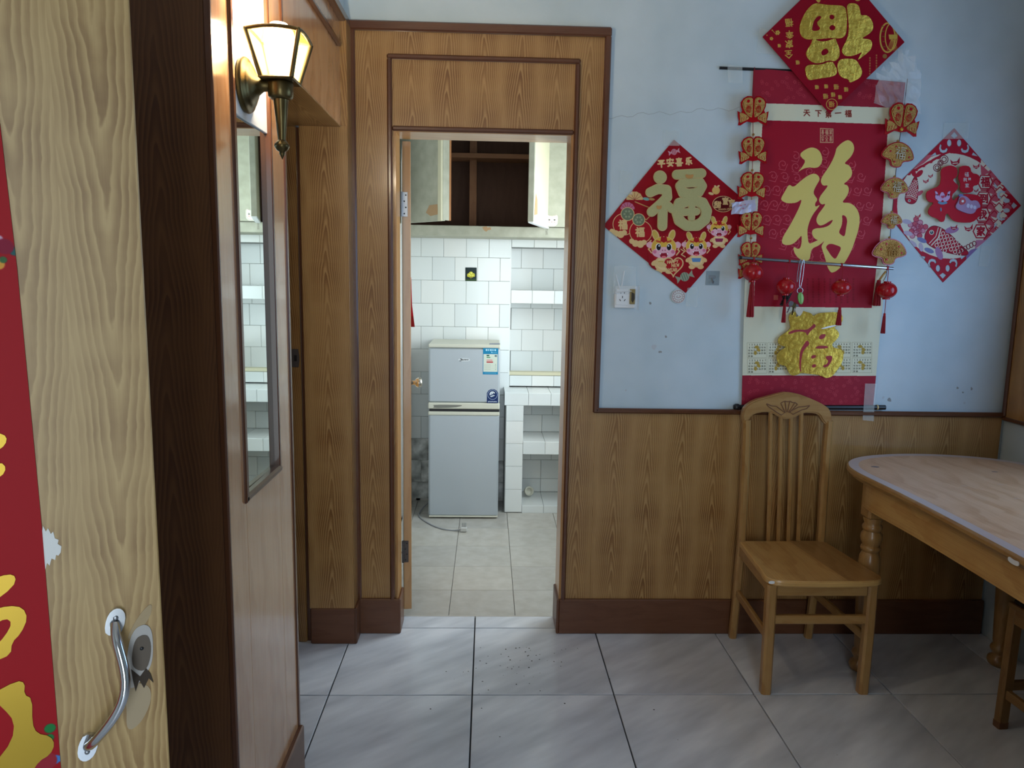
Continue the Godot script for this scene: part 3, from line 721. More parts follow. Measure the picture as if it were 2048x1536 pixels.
func make_entry_door() -> void:
	# the leaf stands swung into the room, its free edge at the door's own origin
	var d := Node3D.new()
	d.name = "door_2"
	d.set_meta("label", "near light brown wooden door with chrome pull handle and torn-out lock")
	add_child(d, true)
	d.set_meta("kind", "structure")
	d.position = Vector3(-0.340, 0, 2.12)
	d.rotation.y = deg_to_rad(25.0)
	obj("leaf", MB.new().span(Vector3(-0.86, 0.004, -0.04), Vector3(0.0, 2.08, 0.0), 0.0012, 1, Vector2(0.0, 0.275)), M.pine, d)
	# the lock: worn, torn patch of filler with the old cylinder plate in it
	var lock := obj("lock_patch", MB.new().plate(smooth(pts("-0.014,-0.012 -0.010,0.012 -0.004,0.024 0.005,0.027 0.011,0.021 0.012,0.002 0.010,-0.018 0.003,-0.030 -0.010,-0.044 -0.016,-0.034")), 0.0, 0.0012), mat(rgb(176, 172, 168), 0.8), d, Vector3(-0.0215, 1.056, 0))
	obj("lock_plate", MB.new().plate(smooth(pts("-0.009,-0.020 0.003,-0.026 0.009,-0.006 0.008,0.012 0.002,0.016 -0.006,0.012 -0.010,-0.006")), 0.0, 0.0020, Transform2D.IDENTITY), mat(rgb(92, 82, 72), 0.55, 0.5), lock, Vector3(0.001, 0.0, 0))
	obj("lock_screw", MB.new().lathe([Vector2(0, 0), Vector2(0.0018, 0), Vector2(0.0018, 0.001), Vector2(0, 0.0012)], 10, Transform3D(Basis(Vector3.RIGHT, PI / 2), Vector3(0.001, 0.001, 0.002))), M.black, lock)
	obj("splinter_crack", MB.new().plate(pts("-0.010,-0.020 -0.002,-0.030 0.004,-0.022 0.008,-0.030 0.010,-0.040 0.006,-0.034 0.001,-0.044 -0.003,-0.034 -0.007,-0.046 -0.009,-0.032"), 0.0, 0.0016), mat(rgb(60, 50, 40), 0.9), lock)
	obj("bare_wood", MB.new().plate(smooth(pts("-0.012,0.010 0.010,0.030 0.014,0.050 0.002,0.040 -0.010,0.020")), 0.0, 0.0006), mat(rgb(168, 148, 116), 0.9), lock)
	obj("bare_wood", MB.new().plate(smooth(pts("-0.018,-0.034 0.006,-0.040 0.008,-0.060 -0.004,-0.084 -0.018,-0.090 -0.016,-0.060")), 0.0, 0.0006), mat(rgb(168, 150, 122), 0.9), lock)
	obj("paint_patch", MB.new().plate(pts("-0.006,0.018 -0.005,0.023 -0.003,0.017 -0.001,0.020 0.001,0.014 0.003,0.016 0.004,0.009 0.007,0.007 0.006,0.003 0.009,0.000 0.008,-0.006 0.006,-0.009 0.004,-0.008 0.003,-0.013 0.000,-0.011 -0.002,-0.018 -0.004,-0.015 -0.006,-0.022"), 0.0, 0.0008), mat(rgb(226, 226, 224), 0.8), d, Vector3(-0.0945, 1.178, 0))
	# chrome pull handle, set a little aslant
	var a := Vector3(-0.0435, 1.090, 0); var b := Vector3(-0.0745, 0.963, 0)
	var path := []
	for i in 19:
		var f := i / 18.0
		path.append((b - a) * f + Vector3(0.021 * pow(sin(PI * f), 1.3), 0, 0.005 + 0.028 * pow(sin(PI * f), 0.6)))
	var hd := obj("pull_handle", MB.new().tube(path, 0.0048, 14), M.chrome, d, a)
	for e in [[Vector3.ZERO, 1.0], [b - a, -1.0]]:
		var s: float = e[1]
		var f := pts("-0.006,-0.010 0.006,-0.010 0.009,-0.002 0.008,0.008 0.003,0.013 -0.003,0.013 -0.008,0.008 -0.009,-0.002")
		var fx := obj("handle_foot", MB.new().plate(smooth(f, 1), 0.0, 0.0045, Transform2D.IDENTITY), M.chrome, hd, e[0])
		fx.scale = Vector3(1.0, 1.25, 1)
		fx.rotation.z = -0.25 if s > 0 else PI - 0.25
		obj("foot_screw", MB.new().lathe([Vector2(0, 0), Vector2(0.0026, 0), Vector2(0.0024, 0.0012), Vector2(0, 0.0014)], 12, Transform3D(Basis(Vector3.RIGHT, PI / 2), (e[0] as Vector3) + Vector3(0.001 * s, 0.006 * s, 0.0045))), M.steel, hd)
	# red couplet strip with gold brush writing
	var w := 0.42; var h := 1.5
	var cv := Canvas.new(460, 1640, rgb(158, 10, 24))
	cv.xf = Transform2D(Vector2(460.0 / w, 0), Vector2(0, -1640.0 / h), Vector2(460, 1640.0 * (1.85 / h)))      # x from the right edge (0), y = height
	cv.k = 460.0 / w
	for q in [[-0.005, 1.464, 0.004, rgb(40, 90, 90)], [-0.018, 1.452, 0.005, rgb(214, 150, 60)], [-0.014, 1.456, 0.003, rgb(60, 100, 60)], [-0.026, 1.440, 0.004, rgb(210, 200, 160)], [-0.016, 1.475, 0.003, rgb(190, 160, 180)], [-0.012, 1.468, 0.007, rgb(130, 20, 50)],
			[-0.022, 0.985, 0.004, rgb(196, 130, 190)], [-0.022, 0.979, 0.003, rgb(196, 130, 190)], [-0.006, 0.990, 0.005, rgb(30, 120, 60)], [-0.007, 0.980, 0.004, rgb(30, 120, 60)], [-0.004, 0.955, 0.005, rgb(70, 120, 190)], [-0.014, 0.972, 0.008, rgb(150, 40, 60)], [-0.012, 0.955, 0.010, rgb(150, 36, 50)]]:
		cv.disc(Vector2(q[0], q[1]), q[2], q[3])
	var node := thing("couplet_banner", "long red paper couplet with gold brush strokes pasted on the near wooden door", "banner", d.position + d.basis * Vector3(-0.1005, 0, 0))
	node.rotation = d.rotation
	obj("paper", MB.new().plate(PackedVector2Array([Vector2(-w, 0.35), Vector2(0.002, 0.35), Vector2(0.0, 1.20), Vector2(-0.004, 1.45), Vector2(-0.010, 1.62), Vector2(-0.022, 1.75), Vector2(-0.03, 1.85), Vector2(-w, 1.85)]), 0.0005, 0.0013, Transform2D(Vector2(1.0 / w, 0), Vector2(0, -1.0 / h), Vector2(1.0, 1.85 / h))), paper(cv, 0.5), node)
	for s in ["-0.055,1.305 -0.047,1.302 -0.044,1.294 -0.050,1.288 -0.060,1.290", "-0.060,1.268 -0.048,1.270 -0.040,1.266 -0.042,1.258 -0.052,1.252 -0.062,1.250",
			"-0.060,1.238 -0.048,1.242 -0.043,1.236 -0.048,1.228 -0.062,1.224", "-0.070,1.128 -0.050,1.132 -0.042,1.128 -0.046,1.118 -0.070,1.104",
			"-0.070,1.098 -0.052,1.100 -0.038,1.096 -0.034,1.084 -0.042,1.070 -0.052,1.062 -0.054,1.050 -0.070,1.046 -0.070,1.060 -0.058,1.070 -0.050,1.082 -0.056,1.088 -0.070,1.082",
			"-0.080,1.012 -0.050,1.022 -0.042,1.018 -0.044,1.006 -0.036,1.000 -0.038,0.974 -0.034,0.962 -0.020,0.956 -0.016,0.946 -0.022,0.936 -0.034,0.932 -0.044,0.920 -0.080,0.912 -0.080,0.940 -0.060,0.960 -0.056,0.980 -0.066,0.996"]:
		var st := PackedVector2Array()
		for q in pts(s): st.append(Vector2(-0.022 + (q.x + 0.040) * 0.8, q.y + 0.026))
		obj("gold_stroke", MB.new().plate(smooth(st, 1), 0.001, 0.0022), M.gilt, node)

func paper(cv: Canvas, rough := 0.6) -> StandardMaterial3D:
	var m := mat(Color(1, 1, 1), rough, 0.0, 0.28)
	m.albedo_texture = cv.tex()
	m.texture_repeat = false
	return m

# ---------------------------------------------------------------- the kitchen beyond the doorway
func tile(parent: Node, lo: Vector3, hi: Vector3, dirty := false) -> void:
	obj("tile", MB.new().span(lo, hi, 0.0014, 1, roff()), M.glaze_dirty if dirty else M.glaze[rng.randi() % 3], parent)

func tiled_rows(parent: Node, x0: float, x1: float, y0: float, y1: float, z: float, first_x: float, first_top: float, stagger := true, tw := 0.147, th := 0.1505) -> void:
	# rows counted downwards from first_top
	var top := first_top
	var j := 0
	while top > y0 + 0.01:
		var bot := maxf(top - th, y0)
		var x := first_x - (tw / 2.0 if stagger and j % 2 == 1 else 0.0)
		while x < x1 - 0.004:
			var a := maxf(x, x0); var b := minf(x + tw, x1)
			if b - a > 0.008 and top <= y1 + 0.02:
				tile(parent, Vector3(a + 0.0008, bot + 0.0008, z - 0.006), Vector3(b - 0.0008, top - 0.0008, z + rng.randf_range(-0.0004, 0.0004)), bot < 0.36 and b < -0.25 or bot < 0.2 and b < 0.16)
			x += tw
		top = bot
		j += 1

func make_kitchen() -> void:
	var fl := struct("floor_kitchen", MB.new().span(Vector3(-0.65, KY - 0.1, -2.35), Vector3(1.15, KY - 0.008, -0.145), 0.0), M.grout)
	for i in 7:
		for j in 7:
			var x0 := -0.458 - 0.298 + 0.2985 * i; var z0 := -0.243 - 0.298 * j
			if x0 > 1.0 or x0 + 0.29 < -0.52: continue
			if i == 3 and j == 9: continue
			obj("floor_tile", MB.new().span(Vector3(maxf(x0, -0.52) + 0.001, KY - 0.01, maxf(z0 - 0.298, -2.0) + 0.001), Vector3(minf(x0 + 0.2985, 1.0) - 0.001, KY + rng.randf_range(-0.0003, 0.0003), minf(z0 + (0.1 if j == 0 else 0.0), -0.1465) - 0.001), 0.0012, 1, roff()), M.ktile[rng.randi() % 3], fl)
	struct("ceiling_kitchen", MB.new().span(Vector3(-0.65, 2.6, -2.4), Vector3(1.2, 2.7, -0.145), 0.0), M.plain)
	var wb := struct("wall_kitchen_back", MB.new().span(Vector3(-0.65, KY - 0.1, -2.12), Vector3(0.146, 2.6, -2.005), 0.0), M.white_grout)
	var wn := struct("wall_kitchen_niche", MB.new().span(Vector3(0.144, KY - 0.1, -2.40), Vector3(1.2, 2.6, -2.255), 0.0), M.white_grout)
	tiled_rows(wb, -0.52, 0.150, KY, 1.732, -2.0, -0.585, 1.729)
	tiled_rows(wn, 0.150, 1.0, 1.36, 1.68, -2.25, 0.076, 1.666, true, 0.1495, 0.148)
	for i in 6: tile(wn, Vector3(0.151 + 0.147 * i, 1.2468, -2.256), Vector3(0.2965 + 0.147 * i, 1.290, -2.25))
	tiled_rows(wn, 0.150, 1.0, 0.80, 1.30, -2.25, 0.162, 1.246, true, 0.1495, 0.148)
	obj("niche_cheek", MB.new().span(Vector3(0.140, KY, -2.255), Vector3(0.1495, 1.72, -2.0), 0.0008), M.glaze[0], wb)
	# masonry shelves of the niche, each faced with a row of tiles
	var shelves := [[1.650, 1.730, 0.154, 0.297], [1.287, 1.372, 0.150, 0.290], [0.738, 0.808, 0.152, 0.299]]
	for s in shelves:
		var sb := obj("masonry_shelf", MB.new().span(Vector3(0.150, s[0] + 0.001, -2.26), Vector3(1.0, s[1] - 0.001, -2.006), 0.0), M.white_grout, wn)
		var x: float = 0.1505
		while x < 0.99:
			var x2 := minf((s[3] if x < 0.151 else x + 0.147), 1.0)
			tile(sb, Vector3(x + 0.0008, s[0], -2.006), Vector3(x2 - 0.0008, s[1], -2.0))
			tile(sb, Vector3(x + 0.0008, s[1] - 0.006, -2.248), Vector3(x2 - 0.0008, s[1], -2.0068))
			x = x2
	obj("ledge_strip", MB.new().span(Vector3(0.146, 0.810, -2.07), Vector3(1.0, 0.832, -2.001), 0.002), M.cream, wn)
	var wl := struct("wall_kitchen_left", MB.new().span(Vector3(-0.65, KY - 0.1, -2.1), Vector3(-0.53, 2.6, -0.145), 0.0), M.plain)
	wl.position = Vector3.ZERO
	struct("wall_kitchen_right", MB.new().span(Vector3(1.0, KY - 0.1, -2.3), Vector3(1.15, 0.86, -0.145), 0.0).span(Vector3(1.0, 2.14, -2.3), Vector3(1.15, 2.6, -0.145), 0.0).span(Vector3(1.0, 0.8, -2.3), Vector3(1.15, 2.2, -1.53), 0.0).span(Vector3(1.0, 0.8, -0.37), Vector3(1.15, 2.2, -0.145), 0.0), M.white)
	var kw := struct("window_2", MB.new().span(Vector3(1.06, 0.86, -1.53), Vector3(1.10, 0.91, -0.37), 0.003, 2).span(Vector3(1.06, 2.09, -1.53), Vector3(1.10, 2.14, -0.37), 0.003, 2).span(Vector3(1.06, 0.9, -1.53), Vector3(1.10, 2.1, -1.48), 0.003).span(Vector3(1.06, 0.9, -0.42), Vector3(1.10, 2.1, -0.37), 0.003).span(Vector3(1.06, 0.9, -0.97), Vector3(1.10, 2.1, -0.93), 0.003), M.white)
	obj("pane", MB.new().span(Vector3(1.078, 0.90, -1.50), Vector3(1.082, 2.10, -0.40), 0.0), clear_mat(0.08, 0.03), kw)
	kitchen_counter()
	kitchen_door()
	fridge()
	cabinet()
	# small things
	var cv := Canvas.new(96, 112, rgb(18, 36, 38))
	for i in 40:
		cv.disc(Vector2(rng.randf() * 96, rng.randf() * 60), 1.2, rgb(70, 96, 60))
	for p in [[30, 62, 15], [48, 50, 17], [66, 60, 15], [56, 68, 15], [40, 70, 13], [24, 70, 8], [74, 68, 8]]:
		cv.disc(Vector2(p[0], p[1]), p[2], rgb(196, 190, 60))
	for p in [[34, 58, 6], [52, 46, 7], [64, 64, 6], [46, 66, 5]]:
		cv.disc(Vector2(p[0], p[1]), p[2], rgb(232, 226, 110))
	cv.line([Vector2(48, 74), Vector2(47, 98)], 2.5, rgb(120, 104, 40))
	cv.line([Vector2(36, 78), Vector2(47, 90), Vector2(60, 78)], 1.6, rgb(110, 100, 40))
	cv.poly(pts("0,96 96,92 96,112 0,112"), rgb(44, 66, 30))
	var fs := obj("tile_sticker", MB.new().plate(pts("-0.037,-0.044 0.037,-0.044 0.037,0.044 -0.037,0.044"), 0.0, 0.001, Transform2D(Vector2(1 / 0.074, 0), Vector2(0, -1 / 0.088), Vector2(0.5, 0.5))), paper(cv, 0.2), null, Vector3(-0.1125, 1.470, -1.9995))
	tag(fs, "small dark picture sticker of a yellow tree on the white kitchen tiles", "sticker")
	var pc := obj("pipe_cap", MB.new().lathe([Vector2(0.014, 0.0), Vector2(0.024, 0.0), Vector2(0.026, 0.004), Vector2(0.026, 0.030), Vector2(0.032, 0.033), Vector2(0.032, 0.042), Vector2(0.024, 0.043), Vector2(0.022, 0.014), Vector2(0.0, 0.012)], 24, Transform3D(Basis.from_euler(Vector3(1.25, 0.5, 0.2)), Vector3.ZERO)), M.offwhite, null, Vector3(0.282, 0.026, -1.955))
	tag(pc, "white plastic pipe end lying on the low tiled step beside the fridge", "pipe")

func kitchen_counter() -> void:
	var zf := -1.735
	var c := thing("tiled_counter", "white tiled masonry counter with open shelves right of the refrigerator", "counter", Vector3(0.12, KY, zf))
	var o := c.position
	var core := obj("masonry_core", MB.new().span(Vector3(0.120, KY, -2.0), Vector3(0.234, 0.652, zf - 0.0075), 0.0).span(Vector3(0.114, 0.660, -2.0), Vector3(1.0, 0.724, zf - 0.0075), 0.0).span(Vector3(0.234, 0.342, -2.052), Vector3(1.0, 0.410, zf - 0.0075), 0.0).span(Vector3(0.234, KY, -2.052), Vector3(1.0, -0.012, zf - 0.0075), 0.0), M.white_grout, c, -o)
	core.name = "masonry_core"
	var xs := [0.1125, 0.265, 0.407, 0.554, 0.701, 0.848, 0.995]
	for i in 6:
		var a: float = xs[i] + 0.0008; var b: float = xs[i + 1] - 0.0008
		var sub := func(lo: Vector3, hi: Vector3, dirty := false) -> void:
			tile(c, lo - o, hi - o, dirty)
		sub.call(Vector3(a, 0.652, zf - 0.008), Vector3(b, 0.731, zf))
		sub.call(Vector3(a, 0.724, zf - 0.155), Vector3(b, 0.7315, zf - 0.0006))
		sub.call(Vector3(a, 0.724, -2.0), Vector3(b, 0.7315, zf - 0.1566))
		if i > 0:
			var sx := -0.030
			var a2 := maxf(a + sx, 0.2355); var b2 := b + sx
			sub.call(Vector3(a2, 0.335, zf - 0.008), Vector3(b2, 0.417, zf))
			sub.call(Vector3(a2, 0.410, -2.049), Vector3(b2, 0.4175, zf - 0.0006))
			sub.call(Vector3(a2, KY, zf - 0.008), Vector3(b2, -0.006, zf - 0.001))
			sub.call(Vector3(a2, -0.012, -2.049), Vector3(b2, -0.0055, zf - 0.0016))
			for q in [[0.536, 0.652], [0.418, 0.5345], [0.222, 0.335], [0.09, 0.2205], [-0.005, 0.0885]]:
				var s2 := 0.07 if q[0] < 0.3 and q[0] > 0.2 or q[0] > 0.5 else 0.0
				sub.call(Vector3(maxf(a2 + s2, 0.2355) if i > 1 or s2 > 0.0 else 0.2355, q[0], -2.06), Vector3(b2 + s2, q[1], -2.05))
			if i == 1:
				for q in [[0.536, 0.652], [0.222, 0.335]]:
					sub.call(Vector3(0.2355, q[0], -2.06), Vector3(a2 + 0.0685, q[1], -2.05))
	var ys := [KY + 0.006, 0.102, 0.254, 0.404, 0.550, 0.651]
	for i in 5:
		tile(c, Vector3(0.125, ys[i] + 0.0008, zf - 0.008) - o, Vector3(0.234, ys[i + 1] - 0.0008, zf) - o)
		tile(c, Vector3(0.227, ys[i] + 0.0008, -2.0) - o, Vector3(0.2345, ys[i + 1] - 0.0008, zf - 0.0085) - o, i == 0)

func kitchen_door() -> void:
	# leaf swung wide open into the kitchen, seen along its edge
	var d := Node3D.new()
	d.name = "door_1"
	d.set_meta("label", "kitchen door leaf of brown wood swung wide open, seen along its edge")
	add_child(d, true)
	d.set_meta("kind", "structure")
	d.position = Vector3(-0.3285, 0.0, -0.150)
	d.rotation.y = 0.122
	obj("leaf", MB.new().span(Vector3(-0.0165, 0.030, -0.66), Vector3(0.0165, 1.975, 0.0), 0.002, 1, roff()), M.jamb, d)
	for y in [1.732, 0.290]:
		var hg := obj("hinge", MB.new().span(Vector3(-0.0165, y - 0.048, 0.0), Vector3(0.004, y + 0.048, 0.0018), 0.0006).lathe([Vector2(0, -0.048), Vector2(0.005, -0.048), Vector2(0.005, 0.048), Vector2(0, 0.048)], 12, Transform3D(Basis.IDENTITY, Vector3(-0.019, y, 0.003))), M.steel if y > 1 else M.rust, d)
		for k in 4:
			obj("screw", MB.new().lathe([Vector2(0, 0), Vector2(0.0032, 0), Vector2(0.0028, 0.0010), Vector2(0, 0.0012)], 10, Transform3D(Basis(Vector3.RIGHT, PI / 2), Vector3(-0.009 + 0.006 * (k % 2), y - 0.036 + 0.024 * k, 0.0018))), M.black, hg)
	obj("latch_rosette", MB.new().lathe([Vector2(0, 0), Vector2(0.030, 0), Vector2(0.028, 0.006), Vector2(0.012, 0.010), Vector2(0, 0.010)], 20, Transform3D(Basis(Vector3.BACK, -PI / 2), Vector3(0.0165, 0.93, -0.600))), M.steel, d)
	obj("knob", MB.new().lathe([Vector2(0, 0.008), Vector2(0.011, 0.010), Vector2(0.011, 0.030), Vector2(0.020, 0.036), Vector2(0.026, 0.046), Vector2(0.025, 0.058), Vector2(0.016, 0.066), Vector2(0, 0.068)], 24, Transform3D(Basis(Vector3.BACK, -PI / 2), Vector3(0.0165, 0.93, -0.600))), mat(rgb(206, 200, 188), 0.2, 1.0), d)
	var rt := thing("red_pendant", "red pendant hanging on the kitchen door, barely showing past its edge", "ornament", Vector3(-0.365, 1.265, -0.60))
	obj("card", MB.new().plate(pts("-0.03,0.18 0.008,0.18 0.012,0.05 0.018,0.0 -0.03,0.0"), -0.002, 0.002), M.redcard, rt)
	obj("fringe", MB.new().plate(pts("-0.02,0.0 0.018,0.0 0.024,-0.05 -0.02,-0.05"), -0.002, 0.002), M.tassel, rt)

func fridge() -> void:
	var x0 := -0.357; var x1 := 0.079; var zf := -1.615; var zb := -1.985
	var f := thing("refrigerator", "small silver two-door refrigerator standing before the white tiled wall", "refrigerator", Vector3((x0 + x1) / 2, KY, zf))
	var o := f.position
	obj("body", MB.new().span(Vector3(x0 + 0.002, KY + 0.02, zb), Vector3(x1 - 0.002, 1.030, zf - 0.042), 0.004), M.silver, f, -o)
	obj("top_cover", MB.new().span(Vector3(x0 - 0.001, 1.024, zb), Vector3(x1 + 0.001, 1.046, zf + 0.004), 0.005), M.offwhite, f, -o)
	obj("upper_door", MB.new().span(Vector3(x0, 0.684, zf - 0.038), Vector3(x1, 1.024, zf), 0.010), M.silver, f, -o)
	obj("lower_door", MB.new().span(Vector3(x0, -0.040, zf - 0.038), Vector3(x1, 0.612, zf), 0.010), M.silver, f, -o)
	var gs := obj("handle_strip", MB.new().span(Vector3(x0 - 0.002, 0.646, zf - 0.036), Vector3(x1 + 0.001, 0.684, zf + 0.003), 0.005), M.offwhite, f, -o)
	obj("grip_recess", MB.new().plate(smooth(pts("-0.333,0.672 -0.155,0.672 -0.150,0.666 -0.200,0.655 -0.333,0.651 -0.320,0.662"), 1), zf + 0.0028, zf + 0.0036), mat(rgb(120, 120, 112), 0.5), gs)
	obj("lower_strip", MB.new().span(Vector3(x0 - 0.002, 0.606, zf - 0.036), Vector3(x1 + 0.001, 0.628, zf + 0.002), 0.004), M.offwhite, f, -o)
	obj("door_gap", MB.new().span(Vector3(x0 + 0.004, 0.626, zf - 0.036), Vector3(x1 - 0.002, 0.648, zf - 0.010), 0.0), M.black, f, -o)
	obj("foot_strip", MB.new().span(Vector3(x0 + 0.002, -0.046, zf - 0.036), Vector3(x1, -0.036, zf + 0.002), 0.003), M.offwhite, f, -o)
	obj("hinge_cover", MB.new().plate(pts("0.012,-0.018 0.076,-0.012 0.070,0.016 0.030,0.010"), 0.0, 0.010).moved(Transform3D(Basis(Vector3.RIGHT, -PI / 2), Vector3(0, 1.044, zf - 0.02))), M.steel, f, -o)
	for x in [x0 + 0.04, x1 - 0.04]:
		for z in [zf - 0.06, zb + 0.05]:
			obj("foot", MB.new().lathe([Vector2(0, 0), Vector2(0.014, 0), Vector2(0.012, 0.026), Vector2(0, 0.026)], 14), M.black, f, Vector3(x, KY, z) - o)
	# badge on the upper door
	var bd := obj("badge", MB.new().plate(smooth(pts("-0.036,-0.010 0.030,-0.010 0.036,0.0 0.030,0.010 -0.036,0.010"), 2), 0.0, 0.0008), mat(rgb(206, 211, 214), 0.4), f, Vector3(-0.140, 0.9515, zf) - o)
	var sw := MB.new()
	for q in ["-0.026,0.006 -0.018,0.008 -0.012,0.003 -0.014,-0.004 -0.021,-0.006 -0.017,-0.001 -0.018,0.003 -0.024,0.003", "-0.031,-0.006 -0.024,-0.004 -0.018,-0.008 -0.026,-0.009"]:
		sw.plate(pts(q), 0.0012, 0.0018)
	obj("emblem", sw, M.black, bd)
	var lt := MB.new()
	var n := 0
	for s in [[[-0.008, -0.004], [-0.008, 0.004]], [[-0.002, -0.004], [0.003, 0.003], [-0.002, 0.003]], [[0.008, -0.004], [0.008, 0.003], [0.013, 0.003], [0.013, 0.0], [0.008, 0.0]], [[0.018, 0.003], [0.026, 0.003]], [[0.022, -0.004], [0.022, 0.003]]]:
		for i in s.size() - 1:
			var a := Vector3(s[i][0], s[i][1], 0.0014); var b := Vector3(s[i + 1][0], s[i + 1][1], 0.0014)
			lt.tube([a, b], 0.0013, 5)
	obj("lettering", lt, M.black, bd)
	# energy label, upper right
	var cv := Canvas.new(280, 486, rgb(30, 126, 168))
	cv.poly(pts("10,110 270,110 270,436 10,436"), rgb(206, 214, 200))
	for i in 5: cv.glyph(strokes("福" if i % 2 == 0 else "安"), Vector2(62 + i * 40, 34), Vector2(30, 34), 2.6, rgb(190, 226, 238))
	cv.glyph(strokes("到"), Vector2(160, 76), Vector2(20, 20), 1.8, rgb(160, 210, 226))
	for i in 5: cv.seg(Vector2(150 + i * 22, 80), Vector2(162 + i * 22, 80), 3, rgb(150, 206, 224))
	cv.poly(pts("66,124 110,124 122,136 110,148 66,148"), rgb(24, 84, 70))
	cv.poly(pts("66,160 130,160 142,170 130,180 66,180"), rgb(86, 140, 100))
	cv.poly(pts("66,212 170,212 182,222 170,232 66,232"), rgb(206, 140, 140))
	cv.poly(pts("66,246 180,246 192,257 180,268 66,268"), rgb(176, 36, 44))
	cv.poly(pts("222,126 258,126 258,158 222,158 214,142"), rgb(14, 40, 60))
	cv.glyph(strokes("3"), Vector2(240, 142), Vector2(14, 20), 2.2, rgb(230, 240, 240))
	for y in [300, 330, 360, 392]:
		cv.seg(Vector2(20, y + 16), Vector2(262, y + 16), 0.7, rgb(140, 150, 150))
		for i in 5: cv.seg(Vector2(30 + i * 24, y), Vector2(44 + i * 24, y), 2.2, rgb(150, 140, 130))
		cv.glyph(strokes("%d" % ((y / 7) % 10)), Vector2(232, y), Vector2(12, 16), 1.6, rgb(90, 110, 110))
	for i in 9: cv.seg(Vector2(36 + i * 24, 460), Vector2(50 + i * 24, 460), 3, rgb(140, 200, 220))
	obj("energy_label", MB.new().plate(pts("-0.0465,-0.081 0.0465,-0.081 0.0465,0.081 -0.0465,0.081"), 0.0, 0.0007, Transform2D(Vector2(1 / 0.093, 0), Vector2(0, -1 / 0.162), Vector2(0.5, 0.5))), paper(cv, 0.35), f, Vector3(0.0205, 0.944, zf) - o)
	# dark blue round sticker, lower right of the upper door
	var c2 := Canvas.new(200, 250, rgb(24, 44, 92))
	c2.ring(Vector2(100, 100), 84, 4, rgb(150, 166, 190))
	c2.disc(Vector2(98, 92), 52, rgb(206, 214, 220))
	c2.poly(pts("52,110 150,70 150,150 60,150"), rgb(24, 44, 92))
	c2.poly(pts("60,124 120,104 146,112 96,138 66,142"), rgb(196, 206, 214))
	c2.disc(Vector2(82, 82), 6, rgb(40, 60, 90)); c2.disc(Vector2(116, 76), 8, rgb(40, 60, 90))
	for i in 7: c2.glyph(strokes("安" if i % 2 else "全"), Vector2(30 + i * 23, 222), Vector2(18, 20), 1.7, rgb(214, 222, 230))
	obj("round_sticker", MB.new().plate(pts("-0.035,-0.042 0.035,-0.042 0.035,0.020 0.025,0.036 0.010,0.044 -0.010,0.044 -0.025,0.036 -0.035,0.020"), 0.0, 0.0007, Transform2D(Vector2(1 / 0.07, 0), Vector2(0, -1 / 0.088), Vector2(0.5, 0.51))), paper(c2, 0.3), f, Vector3(0.0355, 0.728, zf) - o)
	# mains lead trailing over the floor to its plug
	var lead := obj("power_lead", MB.new().tube(curve([Vector3(-0.31, KY + 0.05, -1.99), Vector3(-0.405, KY + 0.012, -1.80), Vector3(-0.42, KY + 0.005, -1.66), Vector3(-0.36, KY + 0.004, -1.53), Vector3(-0.27, KY + 0.004, -1.42), Vector3(-0.19, KY + 0.004, -1.385), Vector3(-0.145, KY + 0.014, -1.375)], 40), 0.0040, 8), mat(rgb(150, 152, 156), 0.5), f, -o)
	obj("plug", MB.new().box(Vector3(-0.128, KY + 0.016, -1.372), Vector3(0.042, 0.030, 0.030), 0.006), mat(rgb(190, 190, 186), 0.4), lead)
	for k in 3:
		obj("pin", MB.new().box(Vector3(-0.134 + 0.009 * k, KY + 0.042, -1.374), Vector3(0.0035, 0.026, 0.007), 0.001), M.steel, lead)

func curve(p: Array, n: int) -> Array:
	var c := Curve3D.new()
	for i in p.size():
		var tg: Vector3 = (p[mini(i + 1, p.size() - 1)] - p[maxi(i - 1, 0)]) / 6.0
		c.add_point(p[i], -tg, tg)
	var out := []
	for i in n: out.append(c.sample_baked(c.get_baked_length() * i / (n - 1.0), true))
	return out

